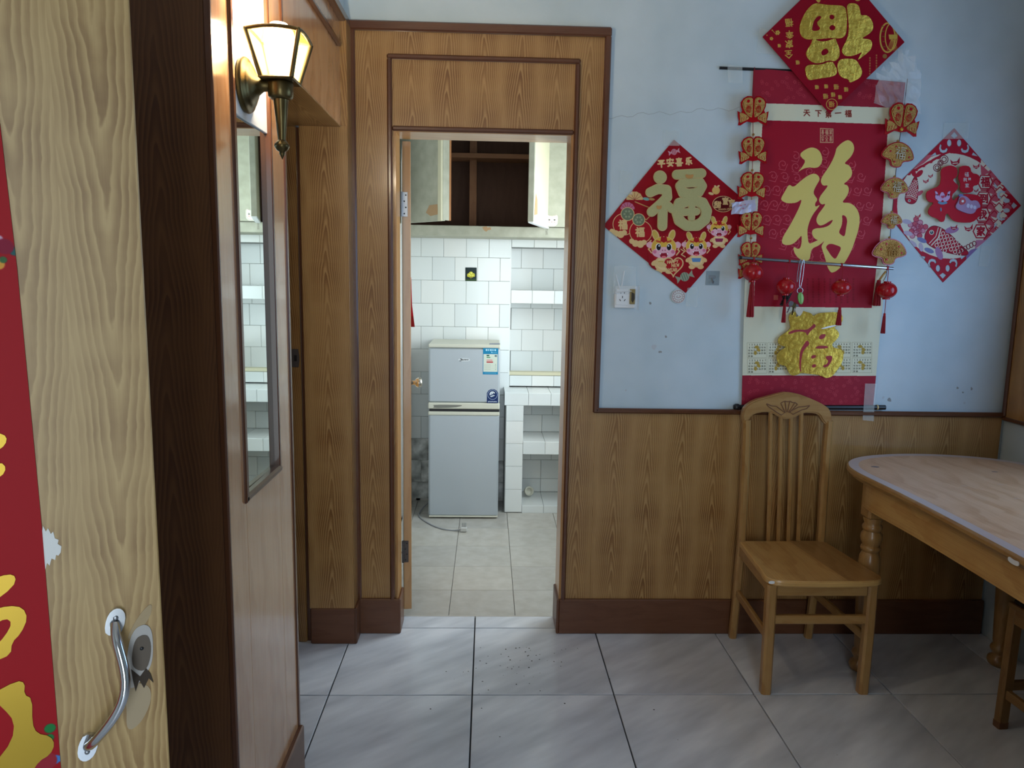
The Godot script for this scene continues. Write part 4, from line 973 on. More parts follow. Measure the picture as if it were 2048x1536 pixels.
func cabinet() -> void:
	var x0 := -0.575; var zf := -1.70; var yb := 1.714; var yt := 2.50
	var c := thing("wall_cupboard", "worn grey-green kitchen wall cupboard with both middle doors hanging open", "cupboard", Vector3(0, yb, zf))
	var o := c.position
	var dk := wood(M.raw.albedo_texture, rgb(74, 48, 34), 0.14, 0.8, 0.8)
	obj("carcass", MB.new().span(Vector3(x0, yb - 0.015, -1.995), Vector3(0.99, yb + 0.016, zf - 0.004), 0.001, 0, roff()).span(Vector3(x0, yt - 0.02, -1.995), Vector3(0.99, yt, zf), 0.001, 0).span(Vector3(x0, yb, -1.996), Vector3(0.99, yt, -1.99), 0.0, 1).span(Vector3(x0, yb, -1.995), Vector3(x0 + 0.015, yt, zf), 0.001).span(Vector3(0.345, yb, -1.995), Vector3(0.36, yt, zf), 0.001).span(Vector3(0.975, yb, -1.995), Vector3(0.99, yt, zf), 0.001), dk, c, -o)
	obj("under_board", MB.new().span(Vector3(x0, yb - 0.0165, -1.995), Vector3(0.99, yb - 0.0145, zf - 0.012), 0.0005), M.laminate, c, -o)
	obj("inner_shelf", MB.new().span(Vector3(x0, 2.178, -1.99), Vector3(0.345, 2.206, -1.82), 0.001, 0, roff()), M.raw, c, -o)
	obj("inner_post", MB.new().span(Vector3(-0.125, yb, -1.96), Vector3(-0.080, yt, -1.90), 0.001, 1, roff()), M.raw, c, -o)
	obj("bottom_rail", MB.new().span(Vector3(x0, yb - 0.017, zf - 0.02), Vector3(0.99, 1.760, zf), 0.003), M.laminate, c, -o)
	obj("chip", MB.new().plate(pts("-0.045,0.004 -0.020,0.012 -0.012,0.002 0.004,0.006 0.010,-0.008 -0.010,-0.012 -0.020,-0.022 -0.034,-0.014"), 0.0, 0.0012), M.chipped, c, Vector3(0.005, 1.748, zf) - o)
	# three doors: two open leaves and the closed one on the right
	var defs := [[-0.560, 0.455, -0.80, 1.0], [0.338, 0.455, 1.30, -1.0], [0.345, 0.46, 0.0, 1.0]]
	for i in 3:
		var q = defs[i]
		var d := Node3D.new()
		d.name = "door"
		c.add_child(d, true)
		d.position = Vector3(q[0], 0, zf + 0.004) - Vector3(o.x, 0, o.z)
		var w: float = q[1]; var s: float = q[3]
		d.rotation.y = q[2]
		var y0 := 0.047; var y1 := 0.78
		var a := minf(0, w * s); var b := maxf(0, w * s)
		var dm: Material = M.laminate if i != 1 else M.cream
		obj("door_panel", MB.new().span(Vector3(a + 0.002, y0, -0.0), Vector3(b - 0.002, y1, 0.026 if i != 1 else 0.024), 0.002, 1, roff()), dm, d)
		if i == 0:
			obj("edge_lath", MB.new().span(Vector3(w - 0.03, y0 - 0.002, 0.022), Vector3(w + 0.002, y1, 0.036), 0.004), M.cream, d)
			obj("edge_back", MB.new().span(Vector3(w - 0.004, y0 + 0.004, -0.026), Vector3(w + 0.001, y1, 0.022), 0.001), M.laminate, d)
			obj("raw_edge", MB.new().span(Vector3(w - 0.02, y0 + 0.004, -0.040), Vector3(w + 0.001, y1, -0.026), 0.001, 1), wood(M.raw.albedo_texture, rgb(170, 120, 78), 0.14, 0.8, 0.7), d)
			obj("chip", MB.new().plate(pts("-0.13,0.020 -0.10,0.060 -0.03,0.062 -0.026,0.006 -0.09,0.0"), 0.0, 0.0012), M.chipped, d, Vector3(w - 0.01, y0 + 0.030, 0.0262))
		if i == 1:
			obj("edge_lath", MB.new().span(Vector3(-w - 0.002, y0 - 0.004, -0.004), Vector3(-w + 0.012, y1, 0.030), 0.003), M.laminate, d)
			obj("bottom_lath", MB.new().span(Vector3(-w, y0 - 0.010, -0.002), Vector3(-0.004, y0 + 0.002, 0.028), 0.002), M.white, d)
			obj("chip", MB.new().plate(pts("-0.05,0.0 0.03,0.012 0.02,0.09 -0.02,0.12 -0.04,0.06"), 0.0, 0.0012), M.chipped, d, Vector3(-w + 0.09, y0 + 0.035, 0.0242))
	# cat face sticker on the closed door
	var cs := Canvas.new(220, 200, rgb(228, 224, 212))
	cs.line([Vector2(30, 60), Vector2(36, 14), Vector2(84, 36), Vector2(140, 36), Vector2(186, 12), Vector2(194, 62), Vector2(204, 120), Vector2(170, 176), Vector2(110, 190), Vector2(46, 176), Vector2(16, 120)], 3, rgb(190, 170, 160), true)
	for x in [66, 154]:
		cs.oval(Vector2(x, 98), 13, 8, rgb(90, 80, 80))
		cs.line([Vector2(x - 16, 92), Vector2(x, 86), Vector2(x + 16, 92)], 2.5, rgb(60, 50, 50))
		cs.disc(Vector2(x, 128), 13, rgb(236, 176, 170))
	cs.line([Vector2(102, 120), Vector2(110, 126), Vector2(118, 120)], 3, rgb(200, 120, 120))
	cs.line([Vector2(94, 140), Vector2(110, 132), Vector2(126, 140)], 2, rgb(120, 90, 90))
	cs.line([Vector2(72, 76), Vector2(52, 70)], 2, rgb(120, 100, 95)); cs.line([Vector2(148, 76), Vector2(168, 70)], 2, rgb(120, 100, 95))
	var st := obj("cat_sticker", MB.new().plate(smooth(pts("-0.036,-0.020 -0.034,0.034 -0.014,0.026 0.012,0.026 0.034,0.036 0.037,-0.016 0.024,-0.034 0.0,-0.038 -0.022,-0.034"), 1), 0.0, 0.001, Transform2D(Vector2(1 / 0.08, 0), Vector2(0, -1 / 0.074), Vector2(0.5, 0.5))), paper(cs, 0.4), null, Vector3(0.380, 1.800, zf + 0.0302))
	tag(st, "white cat face sticker at the bottom of the closed cupboard door", "sticker")

# ---------------------------------------------------------------- furniture
func slab(outline: PackedVector2Array, layers: Array) -> MB:      # layers of [height, inset] from top to bottom along a closed outline (x, z)
	var m := MB.new()
	var nrm := PackedVector2Array()
	var cnt := outline.size()
	var ccw := not Geometry2D.is_polygon_clockwise(outline)
	for i in cnt:
		var d := (outline[(i + 1) % cnt] - outline[(i - 1 + cnt) % cnt]).normalized()
		var o := Vector2(d.y, -d.x)
		nrm.append(o if ccw else -o)
	var len_ := 0.0
	for i in cnt:
		var j := (i + 1) % cnt
		var seg := outline[i].distance_to(outline[j])
		for k in layers.size() - 1:
			var p: Array = layers[k]; var q: Array = layers[k + 1]
			var a: Vector2 = outline[i] - nrm[i] * p[1]; var b: Vector2 = outline[j] - nrm[j] * p[1]
			var c: Vector2 = outline[j] - nrm[j] * q[1]; var d: Vector2 = outline[i] - nrm[i] * q[1]
			var s := Vector2(p[0] - q[0], p[1] - q[1])           # drop and inset between the layers
			var up := s.y / maxf(s.length(), 1e-6); var sd := s.x / maxf(s.length(), 1e-6)
			var n0 := Vector3(nrm[i].x * sd, up, nrm[i].y * sd); var n1 := Vector3(nrm[j].x * sd, up, nrm[j].y * sd)
			m.tri(Vector3(a.x, p[0], a.y), Vector3(b.x, p[0], b.y), Vector3(c.x, q[0], c.y), n0, n1, n1, Vector2(p[0], len_), Vector2(p[0], len_ + seg), Vector2(q[0], len_ + seg))
			m.tri(Vector3(a.x, p[0], a.y), Vector3(c.x, q[0], c.y), Vector3(d.x, q[0], d.y), n0, n1, n0, Vector2(p[0], len_), Vector2(q[0], len_ + seg), Vector2(q[0], len_))
		len_ += seg
	return m
func cap(m: MB, outline: PackedVector2Array, y: float, up: Vector3, holes: Array = []) -> MB:
	var e := MB.new().plate(outline, 0.0, 0.0001, Transform2D.IDENTITY, holes)
	for i in range(0, e.v.size(), 3):
		if e.n[i].z > 0.5:
			m.tri(Vector3(e.v[i].x, y, e.v[i].y), Vector3(e.v[i + 1].x, y, e.v[i + 1].y), Vector3(e.v[i + 2].x, y, e.v[i + 2].y), up, up, up, Vector2(e.v[i].x, e.v[i].y), Vector2(e.v[i + 1].x, e.v[i + 1].y), Vector2(e.v[i + 2].x, e.v[i + 2].y))
	return m
func inset(outline: PackedVector2Array, by: float) -> PackedVector2Array:
	var cnt := outline.size()
	var ccw := not Geometry2D.is_polygon_clockwise(outline)
	var out := PackedVector2Array()
	for i in cnt:
		var d := (outline[(i + 1) % cnt] - outline[(i - 1 + cnt) % cnt]).normalized()
		var o := Vector2(d.y, -d.x) if ccw else Vector2(-d.y, d.x)
		out.append(outline[i] - o * by)
	return out

func make_chair() -> void:
	var t := thing("dining_chair", "wooden high-backed dining chair with carved top rail standing against the panelled wall", "chair", Vector3(1.182, 0, 0.27))
	var o := t.position
	var seat := pts("-0.168,-0.190 0.0,-0.190 0.172,-0.190 0.176,-0.182 0.190,-0.04 0.206,0.10 0.2155,0.145 0.2150,0.170 0.2050,0.188 0.1850,0.200 0.12,0.209 0.05,0.213 -0.02,0.214 -0.09,0.212 -0.145,0.207 -0.172,0.200 -0.190,0.188 -0.1985,0.170 -0.199,0.145 -0.192,0.10 -0.183,-0.04 -0.172,-0.182")
	var sm := slab(seat, [[0.430, 0.006], [0.428, 0.002], [0.423, 0.0], [0.412, 0.0], [0.407, 0.004], [0.405, 0.012]])
	cap(sm, inset(seat, 0.006), 0.430, Vector3.UP)
	cap(sm, inset(seat, 0.012), 0.405, Vector3.DOWN)
	var s_o := obj("seat", sm, M.oak_top, t)
	obj("seat_board", cap(MB.new(), pts("0.030,-0.189 0.171,-0.189 0.189,-0.04 0.204,0.10 0.2125,0.145 0.2115,0.168 0.2020,0.185 0.1830,0.196 0.12,0.204 0.080,0.206"), 0.4303, Vector3.UP), M.oak, s_o)
	obj("worn_spot", MB.new().plate(smooth(pts("-0.012,-0.004 0.0,-0.006 0.012,-0.003 0.010,0.004 -0.002,0.006 -0.012,0.003")), 0.0, 0.0012), M.white, s_o, Vector3(-0.186, 0.420, 0.1955))
	# front legs
	for sx: float in [-1.0, 1.0]:
		var lx := 0.176 * sx
		obj("leg", MB.new().bar([Vector3(lx, 0.0, 0.178), Vector3(lx, 0.012, 0.178), Vector3(lx + 0.002 * sx, 0.20, 0.178), Vector3(lx + 0.003 * sx, 0.407, 0.175)], 0.036, 0.036, Vector3.RIGHT, 0.007), M.oak, t)
		# rear leg and back post in one sweep
		var bx := 0.160 * sx
		var post := curve([Vector3(bx - 0.002 * sx, 0.0, -0.232), Vector3(bx - 0.002 * sx, 0.15, -0.216), Vector3(bx, 0.36, -0.196), Vector3(bx, 0.46, -0.193), Vector3(bx, 0.62, -0.200), Vector3(bx + 0.001 * sx, 0.80, -0.208), Vector3(bx + 0.004 * sx, 0.915, -0.212)], 22)
		obj("back_post", MB.new().bar(post, 0.030, 0.034, Vector3.RIGHT, 0.008), M.oak, t)
	# crest with its carved leaf
	var crest := pts("-0.1843,0.9280 -0.1842,0.9412 -0.1780,0.9676 -0.1425,0.9943 -0.0867,1.0103 -0.0481,1.0217 -0.0223,1.0273 0.0041,1.0258 0.0396,1.0193 0.0983,0.9972 0.1349,0.9800 0.1600,0.9617 0.1700,0.9318 0.1720,0.9008 0.1477,0.9007 0.1283,0.9226 0.1205,0.9380 0.1023,0.9457 0.0558,0.9483 0.0285,0.9303 -0.0060,0.9202 -0.0327,0.9252 -0.0648,0.9447 -0.0958,0.9497 -0.1391,0.9408 -0.1560,0.9238 -0.1600,0.9018 -0.1783,0.9016")
	crest = smooth(crest, 1)
	var cm := MB.new().plate(crest, -0.223, -0.203, Transform2D(Vector2(0, 1), Vector2(1, 0), Vector2.ZERO))
	var ci := shrink(crest, 0.006)
	cm.plate(ci[0], -0.204, -0.199, Transform2D(Vector2(0, 1), Vector2(1, 0), Vector2.ZERO))
	var cr := obj("top_rail", cm, M.oak, t)
	for s in ["-0.0936,0.9818 -0.0841,0.9709 -0.0658,0.9592 -0.0519,0.9493 -0.0314,0.9376 -0.0189,0.9474 -0.0351,0.9596 -0.0535,0.9726 -0.0734,0.9741 -0.0928,0.9826", "0.0780,0.9758 0.0657,0.9638 0.0484,0.9592 0.0315,0.9502 0.0145,0.9412 0.0007,0.9499 0.0154,0.9602 0.0344,0.9701 0.0562,0.9725 0.0779,0.9767",
			"-0.0368,0.9846 -0.0167,0.9475", "-0.0207,0.9923 -0.0124,0.9497", "-0.0023,0.9925 -0.0080,0.9498", "0.0178,0.9874 -0.0036,0.9485", "0.0293,0.9810 0.0000,0.9477", "-0.0368,0.9846 -0.0285,0.9904 -0.0208,0.9931 -0.0109,0.9906 -0.0015,0.9934 0.0090,0.9882 0.0191,0.9883 0.0293,0.9810"]:
		var ln := []
		for q in pts(s): ln.append(Vector3(q.x, q.y, -0.1988))
		obj("carved_line", MB.new().tube(ln, 0.0020, 6), M.raw, cr)
	for k in 4:
		var x := -0.070 + 0.0405 * k
		var sl := curve([Vector3(x + 0.020, 0.415, -0.196), Vector3(x + 0.015, 0.60, -0.200), Vector3(x + 0.006, 0.80, -0.208), Vector3(x, 0.95, -0.212)], 14)
		obj("slat", MB.new().bar(sl, 0.0165, 0.013, Vector3.RIGHT, 0.004), M.oak, t)
	obj("seat_rail", MB.new().box(Vector3(0, 0.386, 0.178), Vector3(0.32, 0.040, 0.020), 0.003, 0, roff()), M.oak, t)
	obj("seat_rail", MB.new().box(Vector3(0, 0.386, -0.194), Vector3(0.30, 0.040, 0.020), 0.003, 0, roff()), M.oak, t)
	for sx: float in [-1.0, 1.0]:
		obj("seat_rail", MB.new().bar([Vector3(0.160 * sx, 0.386, -0.19), Vector3(0.176 * sx, 0.386, 0.17)], 0.020, 0.040, Vector3.RIGHT, 0.003), M.oak, t)
		obj("stretcher", MB.new().bar([Vector3(0.158 * sx, 0.205, -0.21), Vector3(0.175 * sx, 0.205, 0.17)], 0.018, 0.032, Vector3.RIGHT, 0.004), M.oak, t)
	obj("stretcher", MB.new().bar([Vector3(-0.17, 0.277, 0.178), Vector3(0.17, 0.277, 0.178)], 0.020, 0.032, Vector3.BACK, 0.004), M.oak, t)

func make_table() -> void:
	var cx := 1.7075
	var t := thing("dining_table", "long wooden dining table with rounded end and turned legs pushed into the corner", "table", Vector3(cx, 0, 0.75))
	var half := [[1.318, 1.42], [1.326, 1.17], [1.331, 0.90], [1.331, 0.62], [1.322, 0.44], [1.318, 0.34], [1.334, 0.245], [1.385, 0.160], [1.470, 0.098], [1.590, 0.060], [1.7075, 0.050]]
	var ol := PackedVector2Array()
	for q in half: ol.append(Vector2(q[0] - cx, q[1] - 0.75))
	for i in range(half.size() - 2, -1, -1): ol.append(Vector2(minf(cx - half[i][0], 0.385), half[i][1] - 0.75))
	var far := smooth(ol, 2)
	var H := 0.785
	var edge := slab(far, [[H, 0.006], [H - 0.002, 0.002], [H - 0.006, 0.0], [H - 0.016, 0.0], [H - 0.022, 0.005], [H - 0.026, 0.012], [H - 0.034, 0.016], [H - 0.038, 0.024]])
	var top := obj("table_top", cap(cap(edge, inset(far, 0.024), H - 0.038, Vector3.DOWN), inset(far, 0.006), H - 0.0006, Vector3.UP), M.oak, t)
	var border_in := inset(far, 0.040)
	obj("top_border", cap(MB.new(), inset(far, 0.0062), H, Vector3.UP, [border_in]), M.border, top)
	obj("top_panel", cap(MB.new(), border_in, H, Vector3.UP), M.table, top)
	for q in [[1.43, 0.27, 0.020, 0.9], [1.84, 0.33, 0.015, 0.5]]:
		obj("burn_mark", cap(MB.new(), smooth(pts("%f,%f %f,%f %f,%f %f,%f" % [q[0] - cx - q[2], q[1] - 0.75, q[0] - cx, q[1] - 0.75 - q[2] * 0.5, q[0] - cx + q[2], q[1] - 0.75 + 0.003, q[0] - cx, q[1] - 0.75 + q[2] * q[3]])), H + 0.0004, Vector3.UP), mat(rgb(112, 100, 98), 0.5), top)
	for q in [[1.62, 0.34], [1.60, 0.52], [1.74, 0.50], [1.80, 0.62], [1.68, 0.66], [1.52, 0.30]]:
		obj("scratch", cap(MB.new(), pts("%f,%f %f,%f %f,%f" % [q[0] - cx - 0.012, q[1] - 0.75, q[0] - cx, q[1] - 0.75 - 0.003, q[0] - cx + 0.012, q[1] - 0.75 + 0.004]), H + 0.0003, Vector3.UP), M.border, top)
	obj("edge_chip", MB.new().plate(smooth(pts("-0.02,-0.006 0.0,-0.009 0.02,-0.006 0.018,0.006 0.0,0.003 -0.02,0.007")), 0.0, 0.002).moved(Transform3D(Basis(Vector3.UP, -PI / 2), Vector3(1.3245 - cx, 0.768, 1.145 - 0.75))), M.white, top)
	var ap := inset(far, 0.062)
	var apm := slab(ap, [[H - 0.036, 0.0], [0.640, 0.0]])
	var ins := slab(inset(far, 0.082), [[0.640, 0.0], [H - 0.036, 0.0]])
	apm.v.append_array(ins.v); apm.n.append_array(ins.n); apm.t.append_array(ins.t)
	obj("apron", cap(apm, ap, 0.640, Vector3.DOWN, [inset(far, 0.082)]), M.oak_top, t)
	var prof := [Vector2(0, 0), Vector2(0.026, 0.0), Vector2(0.036, 0.008), Vector2(0.040, 0.020), Vector2(0.037, 0.034), Vector2(0.026, 0.042), Vector2(0.024, 0.052), Vector2(0.031, 0.060), Vector2(0.034, 0.070), Vector2(0.031, 0.080), Vector2(0.024, 0.088),
		Vector2(0.027, 0.10), Vector2(0.033, 0.24), Vector2(0.038, 0.36), Vector2(0.039, 0.42), Vector2(0.036, 0.450), Vector2(0.030, 0.466), Vector2(0.027, 0.470), Vector2(0.033, 0.476), Vector2(0.035, 0.483), Vector2(0.033, 0.490), Vector2(0.028, 0.494),
		Vector2(0.034, 0.506), Vector2(0.038, 0.522), Vector2(0.036, 0.538), Vector2(0.028, 0.550), Vector2(0.033, 0.556), Vector2(0.035, 0.564), Vector2(0.033, 0.572), Vector2(0.028, 0.578), Vector2(0.033, 0.592), Vector2(0.033, 0.600), Vector2(0.0, 0.600)]
	for q in [[1.427, 0.295], [1.988, 0.262], [1.427, 1.22], [1.988, 1.22]]:
		var lg := obj("leg", MB.new().lathe(prof, 28), M.oak, t, Vector3(q[0] - cx, 0, q[1] - 0.75))
		obj("leg_block", MB.new().span(Vector3(-0.034, 0.598, -0.034), Vector3(0.034, H - 0.040, 0.034), 0.008, 1, roff()), M.oak, lg)

func make_stool() -> void:
	var t := thing("wooden_stool", "small square wooden stool with dark seat tucked under the table", "stool", Vector3(1.865, 0, 0.79))
	var w := 0.155; var H := 0.44
	for sx: float in [-1.0, 1.0]:
		for sz: float in [-1.0, 1.0]:
			var leg := obj("leg", MB.new().bar([Vector3(sx * (w - 0.017), 0, sz * (w - 0.014)), Vector3(sx * (w - 0.022), H - 0.02, sz * (w - 0.018))], 0.034, 0.028, Vector3.RIGHT, 0.003), M.old, t)
			obj("foot_wear", MB.new().box(Vector3(sx * (w - 0.017), 0.012, sz * (w - 0.014)), Vector3(0.0352, 0.024, 0.0292), 0.002), M.raw, leg)
	for k in 4:
		var a := PI / 2 * k
		var b := Basis(Vector3.UP, a)
		obj("apron", MB.new().box(b * Vector3(0, H - 0.045, w - 0.016), Vector3(0.25, 0.05, 0.018), 0.002, 0, roff(), b), M.old, t)
		obj("stretcher", MB.new().box(b * Vector3(0, 0.125 if k % 2 else 0.15, w - 0.017), Vector3(0.25, 0.030, 0.018), 0.002, 0, roff(), b), M.old, t)
	obj("seat_frame", MB.new().box(Vector3(0, H - 0.012, 0), Vector3(w * 2 - 0.004, 0.018, w * 2 - 0.004), 0.003, 0, roff()), M.old, t)
	obj("seat", MB.new().box(Vector3(0, H + 0.002, 0), Vector3(w * 2 - 0.022, 0.016, w * 2 - 0.022), 0.006), M.dark_seat, t)
	t.rotation.y = 0.06

# ---------------------------------------------------------------- New Year decorations on the back wall
# A design sheet: its own drawing units, laid on the wall by a plain scaling; print, cut-outs and raised pieces of one decoration share it.
class Sheet:
	var T: Transform2D          # sheet units -> wall metres
	var O: Vector2              # where the decoration's origin is on the wall
	var a: Vector2              # upper left of the printed rectangle, sheet units
	var s: float                # pixels per sheet unit
	var cv: Canvas
	var k: float                # metres per sheet unit
	func _init(t: Transform2D, lo: Vector2, hi: Vector2, ppu: float, c: Color) -> void:
		T = t; a = lo; s = ppu
		O = T * ((lo + hi) / 2.0)
		k = T.x.length()
		cv = Canvas.new(int((hi.x - lo.x) * s), int((hi.y - lo.y) * s), c)
		cv.xf = Transform2D(Vector2(s, 0), Vector2(0, s), -lo * s)
		cv.k = s
	func loc(p: PackedVector2Array) -> PackedVector2Array:
		var o := PackedVector2Array()
		for q in p: o.append(T * q - O)
		return o
	func at(p: Vector2) -> Vector2:
		return T * p - O
	func uvx() -> Transform2D:
		return Transform2D(Vector2(s / cv.w, 0), Vector2(0, s / cv.h), Vector2(-a.x * s / cv.w, -a.y * s / cv.h)) * T.affine_inverse() * Transform2D(0.0, O)
func sheet_on(m: Array, per: float, org: Vector2) -> Transform2D:
	var t := Transform2D(Vector2(m[0], m[3]), Vector2(m[1], m[4]), Vector2(m[2], m[5]))
	return t * Transform2D(Vector2(1.0 / per, 0), Vector2(0, 1.0 / per), org)
const WALL := [0.0019599, 0.000146, -2.0026029, 0.0000383, -0.0019001, 2.4508171]
const FRONT := [0.0019434, 0.0001448, -1.9858045, 0.000038, -0.0018841, 2.4423957]
const OUT := [0.0019215, 0.0001431, -1.9634067, 3.76e-05, -0.0018629, 2.431167]
func wp(u: float, v: float, z := 0.0) -> Vector3:      # a point of the decorated wall from its sheet
	var t := sheet_on(WALL if z < 0.02 else FRONT if z < 0.05 else OUT, 1.0, Vector2.ZERO)
	var q := t * Vector2(u, v)
	return Vector3(q.x, q.y, z)

const GOLD := Color(0.86, 0.72, 0.46)
func write(cv: Canvas, text: String, at: Array, size: float, r: float, c: Color, rot := 0.0, wide := 1.0) -> void:
	for i in text.length():
		cv.glyph(strokes(text[i]), Vector2(at[i * 2], at[i * 2 + 1]), Vector2(size * wide, size), r, c, rot)

func candy(cv: Canvas, c: Vector2, r: float, rot: float, col: Color, edge: Color) -> void:
	for sg: float in [-1.0, 1.0]:
		var d := Vector2(r * sg, 0).rotated(rot); var p := Vector2(0, r).rotated(rot)
		cv.poly(PackedVector2Array([c + d * 0.7, c + d * 2.0 + p * 0.9, c + d * 1.8, c + d * 2.0 - p * 0.9]), col)
	cv.disc(c, r, col)
	for i in 3:
		var p := Vector2(0, r).rotated(rot) ; var d := Vector2(r * (i - 1) * 0.5, 0).rotated(rot)
		cv.seg(c + d - p * 0.8, c + d + p * 0.8, r * 0.07, edge)

func dragon(cv: Canvas, c: Vector2, s: float, cloth: Color, wink := false) -> void:
	var e := rgb(226, 190, 132); var skin := rgb(222, 178, 72); var pink := rgb(232, 178, 190); var dk := rgb(60, 26, 20)
	var p := func(x: float, y: float) -> Vector2: return c + Vector2(x, y) * s
	cv.poly(PackedVector2Array([p.call(-95, 40), p.call(-120, 0), p.call(-100, -50), p.call(-60, -40), p.call(60, -40), p.call(105, -40), p.call(125, 10), p.call(100, 60), p.call(60, 110), p.call(-60, 110)]), rgb(170, 22, 32))
	cv.line([p.call(-95, 44), p.call(-118, 14), p.call(-104, 4), p.call(-122, -26), p.call(-98, -52)], 5 * s, e)
	cv.line([p.call(98, 60), p.call(122, 30), p.call(108, 18), p.call(126, -8), p.call(108, -40)], 5 * s, e)
	cv.oval(p.call(0, 130), 74 * s, 62 * s, e)                       # body
	cv.oval(p.call(0, 128), 58 * s, 50 * s, rgb(232, 204, 150))
	cv.poly(PackedVector2Array([p.call(-46, 106), p.call(46, 106), p.call(34, 142), p.call(-34, 142)]), cloth)
	for sg: float in [-1.0, 1.0]:
		cv.oval(p.call(70 * sg, 122), 30 * s, 20 * s, e, 0.5 * sg)
		cv.oval(p.call(40 * sg, 188), 30 * s, 20 * s, e)
		cv.oval(p.call(62 * sg, -92), 26 * s, 46 * s, e, 0.35 * sg)    # horns
		cv.oval(p.call(64 * sg, -92), 18 * s, 38 * s, rgb(206, 176, 84), 0.35 * sg)
		cv.oval(p.call(106 * sg, -18), 28 * s, 24 * s, pink)
	cv.oval(p.call(0, 0), 98 * s, 84 * s, e)
	cv.oval(p.call(0, -2), 92 * s, 78 * s, skin)
	cv.oval(p.call(0, 42), 90 * s, 44 * s, pink)
	cv.poly(PackedVector2Array([p.call(-26, -48), p.call(-18, -96), p.call(0, -76), p.call(18, -98), p.call(28, -48), p.call(0, -34)]), rgb(170, 22, 32))
	for sg: float in [-1.0, 1.0]:
		cv.seg(p.call(26 * sg, -40), p.call(54 * sg, -48), 6 * s, rgb(190, 70, 40))
		if wink and sg < 0:
			cv.line([p.call(-62, 2), p.call(-44, -8), p.call(-26, 4)], 6 * s, dk)
		else:
			cv.oval(p.call(42 * sg, -2), 21 * s, 27 * s, rgb(250, 246, 240))
			cv.oval(p.call(40 * sg, 0), 17 * s, 24 * s, rgb(28, 22, 26))
			cv.disc(p.call(36 * sg, -10), 6 * s, Color(1, 1, 1))
		cv.disc(p.call(70 * sg, 36), 14 * s, rgb(214, 120, 150))
		cv.disc(p.call(10 * sg, 24), 5 * s, rgb(180, 90, 110))
	cv.poly(PackedVector2Array([p.call(-36, 48), p.call(36, 44), p.call(22, 78), p.call(0, 86), p.call(-24, 78)]), rgb(150, 24, 44))
	cv.oval(p.call(0, 76), 18 * s, 9 * s, rgb(230, 110, 120))
	for sg: float in [-1.0, 1.0]: cv.poly(PackedVector2Array([p.call(28 * sg - 7, 46), p.call(28 * sg + 7, 46), p.call(28 * sg, 62)]), Color(1, 1, 1))

func square_card(sh: Sheet, corners: String) -> PackedVector2Array:
	var p := pts(corners)
	var o := PackedVector2Array()
	for i in p.size():
		var q := p[i]; var a := p[(i - 1 + p.size()) % p.size()]; var b := p[(i + 1) % p.size()]
		for f in [[a, 14.0], [a, 5.0], [b, 5.0], [b, 14.0]]: o.append(q + ((f[0] as Vector2) - q).normalized() * f[1])
	return sh.loc(o)

